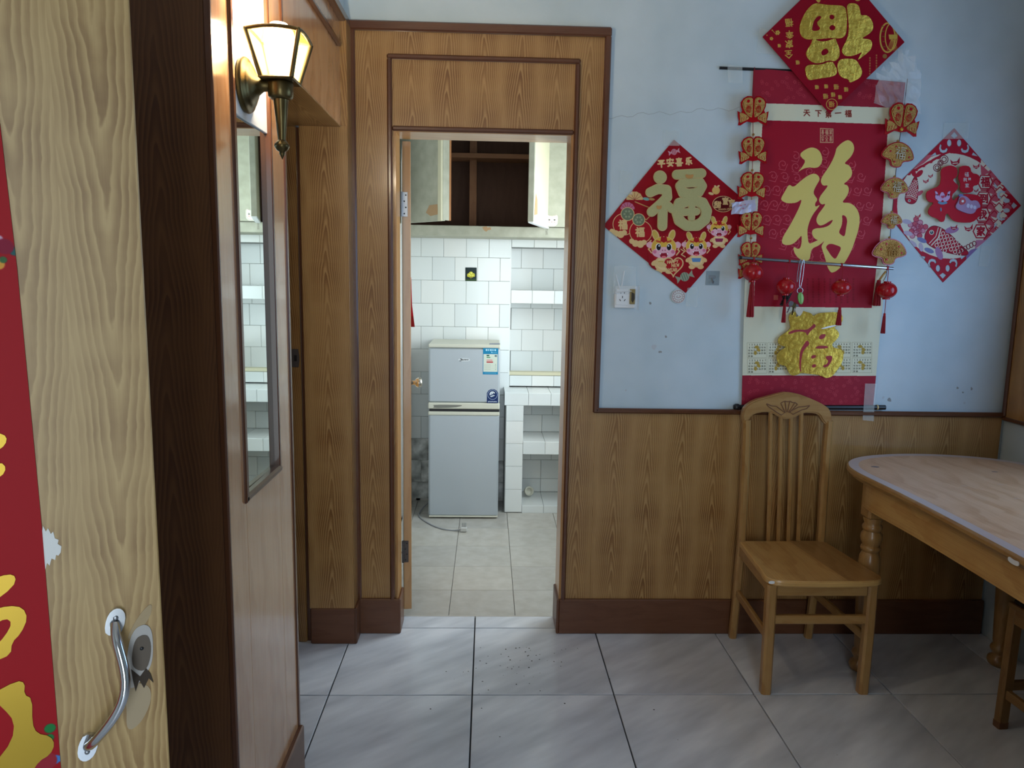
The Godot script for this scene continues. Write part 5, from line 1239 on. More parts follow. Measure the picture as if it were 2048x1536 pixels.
func decor_left() -> void:
	var sh := Sheet.new(sheet_on([0.0019255, 0.0000939, -1.9283778, 0.0000353, -0.0018725, 2.4538069], 4.043, Vector2(1200, 240)), Vector2(0, 140), Vector2(1300, 1420), 0.72, rgb(148, 10, 26))
	var cv := sh.cv
	var e := rgb(222, 190, 132)
	candy(cv, Vector2(606, 256), 24, -0.25, rgb(206, 150, 160), rgb(150, 20, 40))
	write(cv, "平安喜乐", [503, 348, 575, 340, 646, 337, 724, 328], 64, 6.5, e, -0.06)
	# fans, blossoms and little lanterns at the left corner
	for q in [[286, 640, 66, rgb(212, 178, 120)], [228, 716, 56, rgb(196, 110, 140)]]:
		var c := Vector2(q[0], q[1])
		var fan := PackedVector2Array([c])
		for i in 13: fan.append(c + Vector2(cos(PI + PI * i / 12.0), sin(PI + PI * i / 12.0)) * float(q[2]) * (1.0 + 0.06 * (i % 2)))
		cv.poly(fan, q[3])
		for i in range(1, 6): cv.seg(c, c + Vector2(cos(PI + PI * i / 6.0), sin(PI + PI * i / 6.0)) * float(q[2]) * 0.9, 1.6, rgb(150, 60, 50))
	cv.line([Vector2(290, 655), Vector2(350, 680), Vector2(400, 700)], 4, rgb(190, 150, 90)); cv.line([Vector2(330, 770), Vector2(380, 800), Vector2(410, 770)], 4, rgb(190, 150, 90))
	cv.oval(Vector2(380, 632), 28, 13, rgb(120, 170, 160), 0.15); cv.oval(Vector2(424, 634), 26, 10, rgb(190, 150, 90), 0.1)
	for q in [[196, 838, 84], [334, 898, 88]]:
		cv.disc(Vector2(q[0], q[1]), q[2] + 6, e)
		cv.disc(Vector2(q[0], q[1]), q[2], rgb(166, 18, 30))
		cv.glyph(strokes("福"), Vector2(q[0] - 8, q[1] + 2), Vector2(74, 78), 6.5, e)
	for q in [[228, 754, 50], [318, 800, 46]]:
		cv.disc(Vector2(q[0], q[1]), q[2] + 6, e)
		cv.disc(Vector2(q[0], q[1]), q[2], rgb(112, 124, 98))
		for i in 6: cv.disc(Vector2(q[0], q[1]) + Vector2(cos(i * 1.05), sin(i * 1.05)) * float(q[2]) * 0.5, 9, rgb(150, 158, 126))
	for q in [[150, 905], [310, 985]]:
		for d in [[-50, -10, 22], [-20, 8, 28], [20, 14, 30], [50, 0, 22]]: cv.disc(Vector2(q[0] + d[0], q[1] + d[1]), d[2], e)
	# fruit, label, candies
	cv.disc(Vector2(945, 562), 32, rgb(222, 178, 100)); cv.oval(Vector2(905, 588), 22, 11, e, 0.3); cv.oval(Vector2(940, 530), 12, 8, e, 0.6); cv.oval(Vector2(964, 528), 12, 8, e, -0.6)
	cv.oval(Vector2(1004, 672), 88, 66, e); cv.oval(Vector2(1004, 672), 83, 61, rgb(92, 10, 18))
	write(cv, "甜蜜蜜", [958, 676, 1022, 648, 1074, 664], 56, 5.5, e)
	write(cv, "GOODLUCK", [972, 714, 986, 715, 1000, 715, 1014, 714, 1028, 713, 1042, 711, 1055, 709, 1066, 706], 12, 1.8, e)
	dragon(cv, Vector2(520, 1024), 1.06, rgb(210, 170, 90))
	dragon(cv, Vector2(786, 1018), 0.90, rgb(96, 140, 190))
	dragon(cv, Vector2(972, 872), 0.76, rgb(150, 40, 80), true)
	cv.line([Vector2(660, 1040), Vector2(690, 1060), Vector2(664, 1084), Vector2(696, 1104)], 4, e)
	var heart := PackedVector2Array()
	for i in 40:
		var a := TAU * i / 40.0
		heart.append(Vector2(598 + 5.0 * 16 * pow(sin(a), 3) , 1176 - 5.4 * (13 * cos(a) - 5 * cos(2 * a) - 2 * cos(3 * a) - cos(4 * a))))
	cv.poly(heart, rgb(176, 20, 30))
	cv.line(Array(heart), 5, e, true)
	write(cv, "HAPPY", [556, 1146, 574, 1145, 592, 1144, 610, 1142, 630, 1140], 26, 3.2, e, -0.05, 0.75)
	write(cv, "NEW", [592, 1174, 614, 1173, 636, 1170], 26, 3.2, e, -0.05, 0.8)
	write(cv, "YEAR", [566, 1212, 584, 1212, 602, 1211, 620, 1210], 28, 3.2, e, -0.05, 0.7)
	cv.oval(Vector2(500, 1168), 44, 22, e, 0.15)
	candy(cv, Vector2(692, 1268), 38, -0.35, rgb(150, 158, 134), rgb(96, 110, 90))
	var t := thing("new_year_diamond", "red diamond card with glittering gold character and cartoon dragons, left of the hanging scroll", "decoration", Vector3(sh.O.x, sh.O.y, -0.009))
	var pm := paper(cv, 0.42)
	obj("card", MB.new().plate(square_card(sh, "605,158 30,850 700,1404 1276,724"), 0.0, 0.0025, sh.uvx()), pm, t)
	for s in ["400,1010 430,900 480,900 520,910 570,890 610,900 640,960 650,1040 640,1100 600,1160 560,1230 480,1230 400,1180 390,1120", "690,980 715,900 760,920 800,900 845,890 870,930 900,990 905,1030 880,1080 905,1120 870,1170 790,1190 710,1140", "892,850 910,770 950,780 1000,770 1030,780 1050,850 1070,890 1050,960 1020,1000 960,1015 910,980 900,910"]:
		obj("raised_print", MB.new().plate(smooth(sh.loc(pts(s)), 1), 0.002, 0.0042, sh.uvx()), pm, t)
	# the big raised character, glitter on a paler rim
	var parts := [[[Vector2(487, 460), Vector2(488, 461)], 48], [[Vector2(408, 582), Vector2(470, 552), Vector2(540, 560), Vector2(545, 620), Vector2(485, 680), Vector2(418, 738)], 34], [[Vector2(508, 690), Vector2(504, 852)], 35], [[Vector2(555, 690), Vector2(580, 715)], 28],
		[[Vector2(622, 440), Vector2(820, 428)], 34], [[Vector2(645, 530), Vector2(665, 508), Vector2(810, 500), Vector2(828, 530)], 31], [[Vector2(645, 530), Vector2(670, 590), Vector2(800, 582), Vector2(828, 530)], 31],
		[[Vector2(760, 640), Vector2(640, 668), Vector2(620, 740), Vector2(640, 810), Vector2(700, 850)], 37], [[Vector2(700, 850), Vector2(790, 848), Vector2(850, 800), Vector2(864, 730), Vector2(830, 664), Vector2(755, 645)], 37], [[Vector2(640, 742), Vector2(780, 735)], 26], [[Vector2(742, 680), Vector2(740, 785)], 24]]
	var body := MB.new(); var rim := MB.new()
	var k := 0
	for q in parts:
		var pl := PackedVector2Array(q[0])
		for g in Geometry2D.offset_polyline(pl, float(q[1]), Geometry2D.JOIN_ROUND, Geometry2D.END_ROUND):
			body.plate(smooth(sh.loc(g), 2), 0.008, 0.0150 + 0.00006 * k)
		for g in Geometry2D.offset_polyline(pl, float(q[1]) + 6.0, Geometry2D.JOIN_ROUND, Geometry2D.END_ROUND):
			rim.plate(smooth(sh.loc(g), 2), 0.0085, 0.0132 + 0.00006 * k)
		k += 1
	var ch := obj("raised_character", body, M.glitter, t)
	obj("character_rim", rim, M.champagne, ch)
	for q in [[722, 452, 34, 18], [478, 700, 22, 18]]:
		obj("small_ingot", MB.new().plate(smooth(sh.loc(PackedVector2Array([Vector2(q[0] - q[2], q[1] - q[3]), Vector2(q[0], q[1] - q[3] * 0.3), Vector2(q[0] + q[2], q[1] - q[3]), Vector2(q[0] + q[2] * 0.8, q[1] + q[3]), Vector2(q[0] - q[2] * 0.8, q[1] + q[3])]))), 0.014, 0.0175), mat(rgb(206, 150, 84), 0.4, 0.3), ch)
	sticker_round()

func sticker_round() -> void:
	var cv := Canvas.new(160, 160, rgb(214, 214, 210))
	cv.ring(Vector2(80, 80), 70, 2.5, rgb(150, 90, 90)); cv.ring(Vector2(80, 82), 40, 2, rgb(150, 100, 100), 1.2)
	for i in 14: cv.seg(Vector2(80, 80) + Vector2(cos(i * 0.45), sin(i * 0.45)) * 56, Vector2(80, 80) + Vector2(cos(i * 0.45), sin(i * 0.45)) * 62, 3, rgb(150, 110, 110))
	cv.line([Vector2(54, 84), Vector2(70, 94), Vector2(92, 92), Vector2(108, 80)], 2.5, rgb(140, 70, 80)); cv.disc(Vector2(66, 76), 4, rgb(120, 70, 70)); cv.disc(Vector2(94, 74), 4, rgb(120, 70, 70))
	var c := PackedVector2Array()
	for i in 28: c.append(Vector2(cos(TAU * i / 28), sin(TAU * i / 28)) * 0.027)
	tag(obj("round_sticker", MB.new().plate(c, 0.0, 0.001, Transform2D(Vector2(1 / 0.054, 0), Vector2(0, -1 / 0.054), Vector2(0.5, 0.5))), paper(cv, 0.4), null, wp(1357, 586, 0.0) + Vector3(0, 0, -0.0060)), "round white paper sticker at the bottom tip of the dragon diamond card", "sticker")

func decor_top() -> void:
	var sh := Sheet.new(sheet_on([0.0018845, 0.0001392, -1.8798423, 0.0000513, -0.0017693, 2.4007943], 5.689, Vector2(1500, 0)), Vector2(120, -440), Vector2(1780, 1320), 0.5, rgb(142, 12, 34))
	var cv := sh.cv
	var g := rgb(196, 164, 74)
	write(cv, "全家幸福", [434, 618, 440, 500, 446, 396, 444, 262], 92, 6, g, PI - 0.08)
	for q in [[312, 372, 26], [240, 440, 20], [250, 346, 8], [190, 402, 8]]:
		for i in 5: cv.disc(Vector2(q[0], q[1]) + Vector2(cos(i * 1.257), sin(i * 1.257)) * float(q[2]) * 0.6, q[2] * 0.45, g)
	cv.line([Vector2(250, 345), Vector2(300, 400)], 3, g)
	# drum with fringe at the right corner
	cv.ring(Vector2(1560, 430), 165, 9, g, 0.52); cv.ring(Vector2(1600, 420), 150, 6, g, 0.45)
	cv.poly(pts("1570,395 1660,395 1670,440 1580,450"), g)
	for i in 8: cv.seg(Vector2(1600 + i * 4, 450), Vector2(1555 + i * 18, 580), 2.2, g)
	for i in 5: cv.seg(Vector2(1490 + i * 6, 300 + i * 58), Vector2(1510 + i * 6, 300 + i * 58), 5, rgb(120, 90, 40))
	cv.disc(Vector2(1530, 640), 26, rgb(150, 110, 60)); cv.disc(Vector2(1215, -20), 40, g); cv.line([Vector2(740, -20), Vector2(775, 20), Vector2(800, -30)], 16, g)
	for q in [[755, 992, 46], [862, 984, 46], [978, 990, 60], [1092, 1020, 52], [856, 1098, 60], [942, 1080, 52], [1022, 1108, 46], [925, 1190, 70], [538, 710, 46], [330, 520, 36]]:
		cv.glyph(strokes("福"), Vector2(q[0], q[1]), Vector2(q[2], q[2]), 3.4, g, PI)
	cv.ring(Vector2(925, 1190), 62, 4, g)
	for x in [1360, 1435]:
		for i in 7: cv.glyph(strokes("全" if i % 2 else "幸"), Vector2(x, 660 + i * 30 - (x - 1360) * 0.4), Vector2(18, 22), 2.0, rgb(176, 120, 70), PI)
	var t := thing("inverted_diamond", "red diamond card with upside-down gold foil character hung above the scroll", "decoration", Vector3(sh.O.x, sh.O.y, 0.014))
	obj("card", MB.new().plate(square_card(sh, "140,420 900,1300 1755,480 995,-400"), 0.0, 0.0016, sh.uvx()), paper(cv, 0.4), t)
	var pieces := [
		["745,45 700,62 650,110 610,170 575,240 556,310 560,380 590,430 640,452 740,450 800,446 860,438 930,436 1010,442 1060,425 1085,380 1092,300 1092,200 1080,110 1050,75 980,68 880,65 800,55", ["770,188 735,215 712,260 700,310 695,355 760,355 785,340 790,318 760,290 755,255 785,230 805,205 795,188", "925,170 950,185 950,215 925,230 900,220 892,200 900,180", "930,285 960,305 960,335 935,352 905,345 890,325 900,300"]],
		["700,452 690,490 670,530 640,570 625,610 640,655 680,700 740,722 800,718 860,695 900,690 950,700 985,680 1010,640 1012,580 995,520 975,480 965,440 925,448 895,462 830,476 760,466 735,448", ["850,550 880,570 885,600 850,628 810,632 798,605 810,575"]],
		["640,745 700,735 780,738 840,725 880,705 930,705 955,740 980,790 978,840 950,865 880,882 800,892 720,905 665,915 640,890 625,840 615,780", []],
		["1130,45 1180,45 1225,70 1240,130 1250,185 1300,175 1350,200 1385,260 1393,320 1370,370 1310,410 1260,440 1310,445 1365,455 1383,500 1370,560 1320,610 1260,655 1215,690 1240,640 1270,590 1200,625 1120,645 1060,630 1035,590 1040,550 1080,480 1110,400 1115,300 1105,200 1090,100 1100,60", []],
		["1010,680 1080,668 1170,672 1210,695 1240,750 1268,800 1265,850 1240,890 1180,925 1125,945 1115,905 1050,890 1010,860 990,800 985,730", []]]
	for p in pieces:
		var hs := []
		for h in p[1]: hs.append(smooth(sh.loc(pts(h)), 1))
		obj("gold_stroke", MB.new().plate(smooth(sh.loc(pts(p[0])), 1), 0.001, 0.0042, Transform2D.IDENTITY, hs), M.gold, t)

func decor_right() -> void:
	var sh := Sheet.new(sheet_on([0.0019684, 0.0001946, -2.039893, 0.0000404, -0.0018832, 2.4503744], 4.266, Vector2(1740, 240)), Vector2(90, 50), Vector2(1330, 1410), 0.62, rgb(176, 20, 46))
	var cv := sh.cv
	var cream := rgb(222, 216, 196); var red := rgb(176, 20, 46); var pale := rgb(196, 84, 100); var ink := rgb(120, 24, 40)
	var tl := Vector2(738, 68); var rr := Vector2(1312, 722); var bb := Vector2(640, 1390); var ll := Vector2(92, 700)
	var disc_ := PackedVector2Array()
	for i in 48: disc_.append(Vector2(700, 730) + Vector2(cos(TAU * i / 48), sin(TAU * i / 48)) * 452)
	cv.poly(disc_, cream)
	# hexagons with writing, lattice beyond them
	cv.poly(pts("955,420 965,330 1030,400 1150,560 1160,720 1150,860 1060,990 1010,1040 910,1100 900,1000"), cream)
	for y in range(-1, 9):
		for x in 3:
			var c := Vector2(1060 + x * 74 - (37 if y % 2 else 0) - y * 3.0, 470 + y * 68)
			cv.poly(PackedVector2Array([c + Vector2(-44, 0), c + Vector2(-20, -22), c + Vector2(-34, -40), c + Vector2(0, -64), c + Vector2(34, -40), c + Vector2(20, -22), c + Vector2(44, 0), c + Vector2(20, 20)]), pale if (x + y) % 2 == 0 else cream)
			cv.line([c + Vector2(-44, 0), c + Vector2(0, -44), c + Vector2(44, 0), c + Vector2(0, 44)], 4, red, true)
	var hx := [[1002, 520], [990, 662], [980, 800], [966, 944]]
	for i in 4:
		var c := Vector2(hx[i][0], hx[i][1])
		var h := PackedVector2Array([c + Vector2(-66, 0), c + Vector2(-38, -56), c + Vector2(38, -56), c + Vector2(62, 0), c + Vector2(38, 56), c + Vector2(-38, 56)])
		cv.poly(h, cream)
		cv.line(Array(h), 5, red, true)
		cv.glyph(strokes("福到我家"[i]), c, Vector2(78, 84), 6.2, red)
		if i < 3: cv.line([c + Vector2(-34, 70), c + Vector2(30, 70)], 6, red)
	cv.poly(pts("960,370 968,470 1040,440"), pale); cv.poly(pts("915,1100 925,1020 1020,1020"), rgb(190, 120, 150))
	# clouds, upper left
	for i in 5:
		var c := Vector2(400 + i * 62, 430 - i * 34)
		cv.oval(c, 70, 18, red, -0.45); cv.oval(c + Vector2(10, 6), 52, 9, cream, -0.45)
	for q in [[590, 400, 30], [650, 330, 34], [620, 360, 22]]:
		cv.ring(Vector2(q[0], q[1]), q[2], 3, ink); cv.ring(Vector2(q[0], q[1]), q[2] * 0.55, 3, ink)
	cv.poly(pts("400,300 560,290 480,360 380,420"), pale)
	# two carp with scales
	for f in [[370, 640, 1.0, -1.35], [600, 1000, 1.75, 0.5]]:
		var c := Vector2(f[0], f[1]); var s: float = f[2]; var ro: float = f[3]
		var q := func(x: float, y: float) -> Vector2: return c + Vector2(x, y).rotated(ro) * s
		var body := PackedVector2Array()
		for pq in [[-70, 0], [-55, -42], [-10, -52], [50, -42], [120, -20], [170, -8], [170, 10], [110, 34], [40, 52], [-20, 56], [-58, 40]]: body.append(q.call(pq[0], pq[1]))
		body = smooth(body, 2)
		cv.poly(body, red)
		cv.line(Array(body), 3, ink, true)
		for i in 6:
			for j in 4:
				var w: Vector2 = q.call(10 + i * 24, -30 + j * 22 + i * 2.0)
				if Geometry2D.is_point_in_polygon(w, body): cv.ring(w, 9 * s, 1.8 * s, cream, 0.9)
		cv.line([q.call(-10, -46), q.call(0, 0), q.call(-12, 48)], 3 * s, cream); cv.line([q.call(-24, -44), q.call(-14, 0), q.call(-26, 46)], 2 * s, cream)
		cv.disc(q.call(-42, -8), 12 * s, cream); cv.disc(q.call(-42, -8), 8 * s, rgb(50, 70, 84)); cv.disc(q.call(-44, -10), 3 * s, cream)
		for sg: float in [-1.0, 1.0]:
			cv.oval(q.call(200, 26 * sg), 40 * s, 20 * s, rgb(140, 110, 160) if s > 1.2 else red, ro + 0.6 * sg)
			cv.oval(q.call(40, 66 * sg), 34 * s, 16 * s, rgb(170, 120, 160) if s > 1.2 else pale, ro + 0.7 * sg)
	# peony and leaves, lower left
	for i in 16: cv.disc(Vector2(420, 920) + Vector2(cos(i * 2.4), sin(i * 2.4)) * (12.0 + 4.6 * i), 24, pale if i % 2 else rgb(206, 140, 156))
	for i in 16: cv.ring(Vector2(420, 920) + Vector2(cos(i * 2.4), sin(i * 2.4)) * (12.0 + 4.6 * i), 22, 2, rgb(150, 50, 80))
	for q in [[330, 860], [340, 960], [380, 1050], [450, 1080]]: cv.oval(Vector2(q[0], q[1]), 40, 20, rgb(186, 170, 188), q[0] * 0.01); 
	for q in [[458, 1020], [520, 1110]]: cv.oval(Vector2(q[0], q[1]), 44, 20, rgb(120, 124, 168), 0.4)
	for i in 6: cv.ring(Vector2(780 + i * 26, 1120 - i * 14), 20, 3, ink, 0.8)
	for q in [[745, 350, 1.0], [925, 386, 0.7], [735, 910, 0.7], [862, 915, 0.9], [495, 512, 0.6], [535, 468, 0.5], [925, 592, 0.5], [425, 812, 0.6]]:
		var c := Vector2(q[0], q[1]); var s: float = q[2]
		cv.poly(PackedVector2Array([c + Vector2(-44, -20) * s, c + Vector2(-20, 0) * s, c + Vector2(14, -4) * s, c + Vector2(40, -40) * s, c + Vector2(36, 10) * s, c + Vector2(0, 34) * s, c + Vector2(-32, 20) * s]), red)
		cv.line([c + Vector2(-20, 14) * s, c + Vector2(20, 10) * s], 4 * s, cream)
	var t := thing("paper_cut_diamond", "red and cream paper-cut diamond with carp and a raised red character, nearest the room corner", "decoration", Vector3(sh.O.x, sh.O.y, -0.009))
	# fretted corners: real openings through the card
	var holes := []
	for cnr in [[tl, Vector2(0, 1)], [rr, Vector2(-1, 0)], [bb, Vector2(0, -1)]]:
		var tip: Vector2 = cnr[0]; var ax: Vector2 = cnr[1]; var sx := Vector2(ax.y, -ax.x)
		var shp := ["0,30 -30,64 0,86 30,64"]
		for sg: float in [-1.0, 1.0]:
			var ov := PackedVector2Array()
			for i in 12: ov.append(Vector2(42 * sg + cos(TAU * i / 12) * 20, 124 + sin(TAU * i / 12) * 30))
			holes.append(ov_map(sh, ov, tip, ax, sx))
			var hk := PackedVector2Array()
			for p in pts("-120,132 -106,142 -112,168 -100,184 -80,182 -66,164 -54,176 -64,200 -94,210 -120,198 -130,168"): hk.append(Vector2(-p.x * sg, p.y))
			holes.append(ov_map(sh, hk, tip, ax, sx))
			var tr := PackedVector2Array()
			for p in pts("-204,236 -160,200 -148,226"): tr.append(Vector2(-p.x * sg, p.y))
			holes.append(ov_map(sh, tr, tip, ax, sx))
		holes.append(ov_map(sh, pts(shp[0]), tip, ax, sx))
	var out := sh.loc(PackedVector2Array([tl, tl.lerp(rr, 0.25), tl.lerp(rr, 0.5), tl.lerp(rr, 0.75), rr, rr.lerp(bb, 0.25), rr.lerp(bb, 0.5), rr.lerp(bb, 0.75), bb, bb.lerp(ll, 0.5), ll, ll.lerp(tl, 0.5)]))
	obj("card", MB.new().plate(out, 0.0, 0.0014, sh.uvx(), holes), paper(cv, 0.5), t)
	var ch := "660,388 610,410 600,450 605,500 590,560 520,585 478,610 475,665 500,695 545,700 500,745 490,790 520,820 570,835 600,868 632,860 640,800 660,790 690,840 730,865 800,872 870,870 920,830 952,760 955,690 930,640 870,628 800,625 740,650 705,690 690,640 740,590 752,555 720,530 700,505 740,480 742,410 700,386"
	var rc := obj("raised_character", MB.new().plate(smooth(sh.loc(pts(ch)), 1), 0.014, 0.018), M.redcard, t)
	obj("character_edge", MB.new().plate(smooth(sh.loc(pts(ch)), 1), 0.0125, 0.0145), M.champagne, rc)
	var c2 := "760,440 756,400 800,385 850,395 860,450 920,460 935,500 920,550 870,560 880,600 840,620 780,615 760,580 770,540 745,490"
	var r2 := obj("raised_character", MB.new().plate(smooth(sh.loc(pts(c2)), 1), 0.014, 0.018), M.redcard, t)
	obj("character_edge", MB.new().plate(smooth(sh.loc(pts(c2)), 1), 0.0125, 0.0145), M.champagne, r2)
	var lt := MB.new()
	for q in [["福", 818, 462, 40], ["到", 842, 500, 24], ["我", 806, 506, 36], ["家", 822, 556, 40]]:
		for st in strokes(q[0]):
			var ln := []
			for p in st:
				var w := sh.at(Vector2(q[1], q[2]) + (p as Vector2) / 100.0 * float(q[3]) - Vector2(q[3], q[3]) / 2.0)
				ln.append(Vector3(w.x, w.y, 0.0182))
			lt.tube(ln, 0.0009, 4)
	obj("lettering", lt, M.white, r2)
	# lotus and the small blue carp applied on the character
	var lo := MB.new()
	for q in ["610,600 580,650 612,690 640,650", "560,620 545,660 580,690 610,690 590,650", "665,620 680,655 650,692 612,690 640,650", "545,600 560,650 575,640 570,612", "680,600 668,648 652,636 656,612"]:
		lo.plate(smooth(sh.loc(pts(q)), 1), 0.018, 0.0200)
	obj("lotus", lo, mat(rgb(206, 160, 200), 0.5), rc)
	var lf := MB.new()
	for q in ["580,685 610,700 640,688 660,706 612,720 570,706", "545,596 556,640 566,620", "684,596 670,636 662,618", "598,735 606,760 600,780 592,760"]:
		lf.plate(smooth(sh.loc(pts(q)), 1), 0.018, 0.0194)
	obj("lotus_leaf", lf, mat(rgb(96, 140, 170), 0.5), rc)
	obj("lotus_heart", MB.new().plate(smooth(sh.loc(pts("600,640 612,648 628,636 632,650 614,668 598,654"))), 0.0195, 0.021), mat(rgb(190, 30, 80), 0.5), rc)
	var cp := obj("small_carp", MB.new().plate(smooth(sh.loc(pts("742,690 752,650 785,640 820,655 850,690 880,680 910,690 935,740 900,750 880,790 840,800 780,780 735,760 715,735")), 1), 0.018, 0.024), mat(rgb(168, 132, 168), 0.5), rc)
	obj("carp_head", MB.new().plate(smooth(sh.loc(pts("745,705 755,662 785,655 806,690 790,716 760,722")), 1), 0.0235, 0.0262), mat(rgb(190, 60, 70), 0.5), cp)
	obj("carp_fin", MB.new().plate(smooth(sh.loc(pts("740,640 765,625 790,640 770,660")), 1), 0.018, 0.023), mat(rgb(110, 110, 180), 0.5), cp)
	obj("carp_eye", MB.new().plate(smooth(sh.loc(pts("764,680 784,680 784,700 764,700"))), 0.0255, 0.0272), M.white, cp)
	for i in 3:
		obj("carp_scale", MB.new().plate(smooth(sh.loc(PackedVector2Array([Vector2(815 + i * 28, 705 + i * 8), Vector2(840 + i * 28, 718 + i * 8), Vector2(830 + i * 28, 750 + i * 6), Vector2(806 + i * 28, 740 + i * 6)]))), 0.0235, 0.0252), mat(rgb(206, 196, 220), 0.5), cp)
func ov_map(sh: Sheet, p: PackedVector2Array, tip: Vector2, ax: Vector2, sx: Vector2) -> PackedVector2Array:
	var o := PackedVector2Array()
	for q in p: o.append(tip + sx * q.x + ax * q.y)
	return sh.loc(o)

func decor_scroll() -> void:
	var sh := Sheet.new(sheet_on(WALL, 1.0, Vector2.ZERO), Vector2(1474, 134), Vector2(1816, 832), 2.3, rgb(218, 214, 186))
	var cv := sh.cv
	var red := rgb(156, 22, 42); var deep := rgb(150, 34, 52); var lace := rgb(196, 80, 90); var cream := rgb(218, 214, 186); var au := rgb(218, 196, 108)
	cv.poly(pts("1470,120 1820,120 1820,214 1774,213 1470,205"), deep)
	cv.poly(pts("1529,239 1776,245 1766,430 1747,611 1508,607 1516,430"), red)
	cv.poly(pts("1470,750 1770,753 1770,840 1470,840"), deep)
	var r := RandomNumberGenerator.new(); r.seed = 5
	for i in 240:        # small flower print of the red bands
		var p := Vector2(r.randf_range(1482, 1806), r.randf_range(142, 202)) if i % 2 else Vector2(r.randf_range(1478, 1760), r.randf_range(752, 822))
		for a in 5: cv.disc(p + Vector2(cos(a * 1.257 + i), sin(a * 1.257 + i)) * 2.4, 0.9, lace, 0.6)
	write(cv, "天下第一福", [1615, 224, 1638, 225, 1658, 227, 1677, 224, 1697, 225], 13.5, 0.95, rgb(130, 44, 34))
	# seal
	cv.line([Vector2(1642, 254), Vector2(1667, 255), Vector2(1667, 281), Vector2(1642, 281)], 0.8, rgb(206, 160, 120), true)
	cv.seg(Vector2(1643, 268), Vector2(1666, 268), 0.5, rgb(206, 160, 120))
	for i in 6:
		cv.glyph(strokes("喜福家安全宝天".substr(i, 1) if i != 5 else "喜"), Vector2(1646.5 + 8 * (i % 3), 261 + 13 * (i / 3)), Vector2(6.5, 10), 0.55, rgb(206, 160, 120))
	# scroll-work medallion behind the character
	var mc := Vector2(1636, 402)
	for ringn in 3:
		var rad := 104.0 - 19.0 * ringn
		var n := 22 - 4 * ringn
		for i in n:
			var c := mc + Vector2(cos(TAU * i / n), sin(TAU * i / n)) * rad
			var sp := []
			for j in 12:
				var a := j * 0.62 + TAU * i / n * (1 if i % 2 else -1)
				sp.append(c + Vector2(cos(a), sin(a)) * (9.0 - 0.66 * j))
			cv.line(sp, 0.6, lace)
			cv.line([c + Vector2(9, 0), c + Vector2(4, 12), c + Vector2(-8, 9)], 0.55, lace)
	var ru := func(s: String) -> PackedVector2Array:
		var o := PackedVector2Array()
		for p in smooth(pts(s), 2): o.append(Vector2(1430, 140) + p / 4.042)
		return o
	cv.poly(ru.call("770,610 720,635 690,665 710,695 740,715 705,770 675,805 720,775 770,765 820,772 855,755 875,710 865,660 840,625 805,610"), au)
	cv.poly(ru.call("800,810 740,840 690,880 640,925 606,897 575,950 545,1000 540,1025 580,1048 620,1050 670,1045 712,1012 690,1080 650,1160 600,1250 555,1320 545,1370 580,1388 640,1380 690,1330 712,1302 710,1380 690,1425 640,1392 650,1450 690,1500 740,1514 780,1505 786,1440 800,1410 850,1390 900,1350 880,1330 810,1360 770,1378 760,1330 755,1250 790,1150 850,1075 855,1060 820,1080 815,1050 840,1020 815,990 800,960 830,900 856,860 840,825"), au)
	cv.poly(ru.call("1080,545 1030,570 985,612 980,645 960,700 920,770 868,842 860,880 880,912 925,903 895,945 858,990 845,1030 870,1062 905,1050 880,1090 840,1140 825,1190 850,1230 890,1222 940,1190 968,1178 940,1225 880,1247 810,1250 790,1280 810,1330 850,1350 900,1350 870,1390 880,1425 900,1480 920,1560 945,1605 965,1612 1000,1595 1050,1545 1080,1500 1120,1420 1142,1350 1165,1280 1180,1200 1175,1130 1140,1070 1090,1043 1030,1045 1070,1000 1092,950 1082,905 1042,897 1080,870 1112,830 1115,790 1090,745 1048,735 1075,710 1112,670 1132,620 1120,570"), au)
	for h in ["1035,1140 1068,1152 1080,1190 1070,1250 1060,1320 1028,1302 1010,1280 1035,1230 1040,1180", "940,1370 1000,1388 1036,1405 1010,1460 985,1505 950,1470 925,1430 905,1400"]:
		cv.poly(ru.call(h), red)
	# small text columns, little seal
	for cx in 9:
		for i in 10: cv.glyph(strokes(["福", "天", "家", "全"][(cx + i) % 4]), Vector2(1618 + cx * 11.5, 552 + i * 5.2), Vector2(4, 4), 0.35, rgb(132, 16, 30))
	cv.poly(pts("1549,584 1558,584 1558,594 1549,594"), rgb(190, 90, 80))
	# the year's months in small figures, zodiac shapes printed over them in ochre
	for row in 2:
		for mth in 6:
			var o := Vector2(1493 + mth * 43.0, 682 + row * 33.0)
			cv.line([o, o + Vector2(40, 0), o + Vector2(40, 31), o + Vector2(0, 31)], 0.22, rgb(150, 140, 100), true)
			for wk in 5:
				for dy in 7:
					var num := wk * 7 + dy + 1
					if num > 30: continue
					var q := o + Vector2(4.0 + dy * 5.4, 4.0 + wk * 6.0)
					if num >= 10: cv.glyph(strokes(str(num / 10)), q - Vector2(1.0, 0), Vector2(1.5, 3.2), 0.32, rgb(84, 80, 60))
					cv.glyph(strokes(str(num % 10)), q + Vector2(1.0, 0), Vector2(1.5, 3.2), 0.32, rgb(84, 80, 60))
			for j in 3: cv.oval(o + Vector2(20 + 4 * sin(j * 2.0 + mth), 9 + j * 6.0), 4.5, 3.2, rgb(176, 146, 62), j * 0.8)
	var t := thing("hanging_scroll", "tall red and cream calendar scroll with large gold brush character above the chair", "scroll", Vector3(sh.O.x, sh.O.y, -0.010))
	var m := MB.new()
	var nx := 10; var ny := 24
	var ux := sh.uvx()
	var grid := []
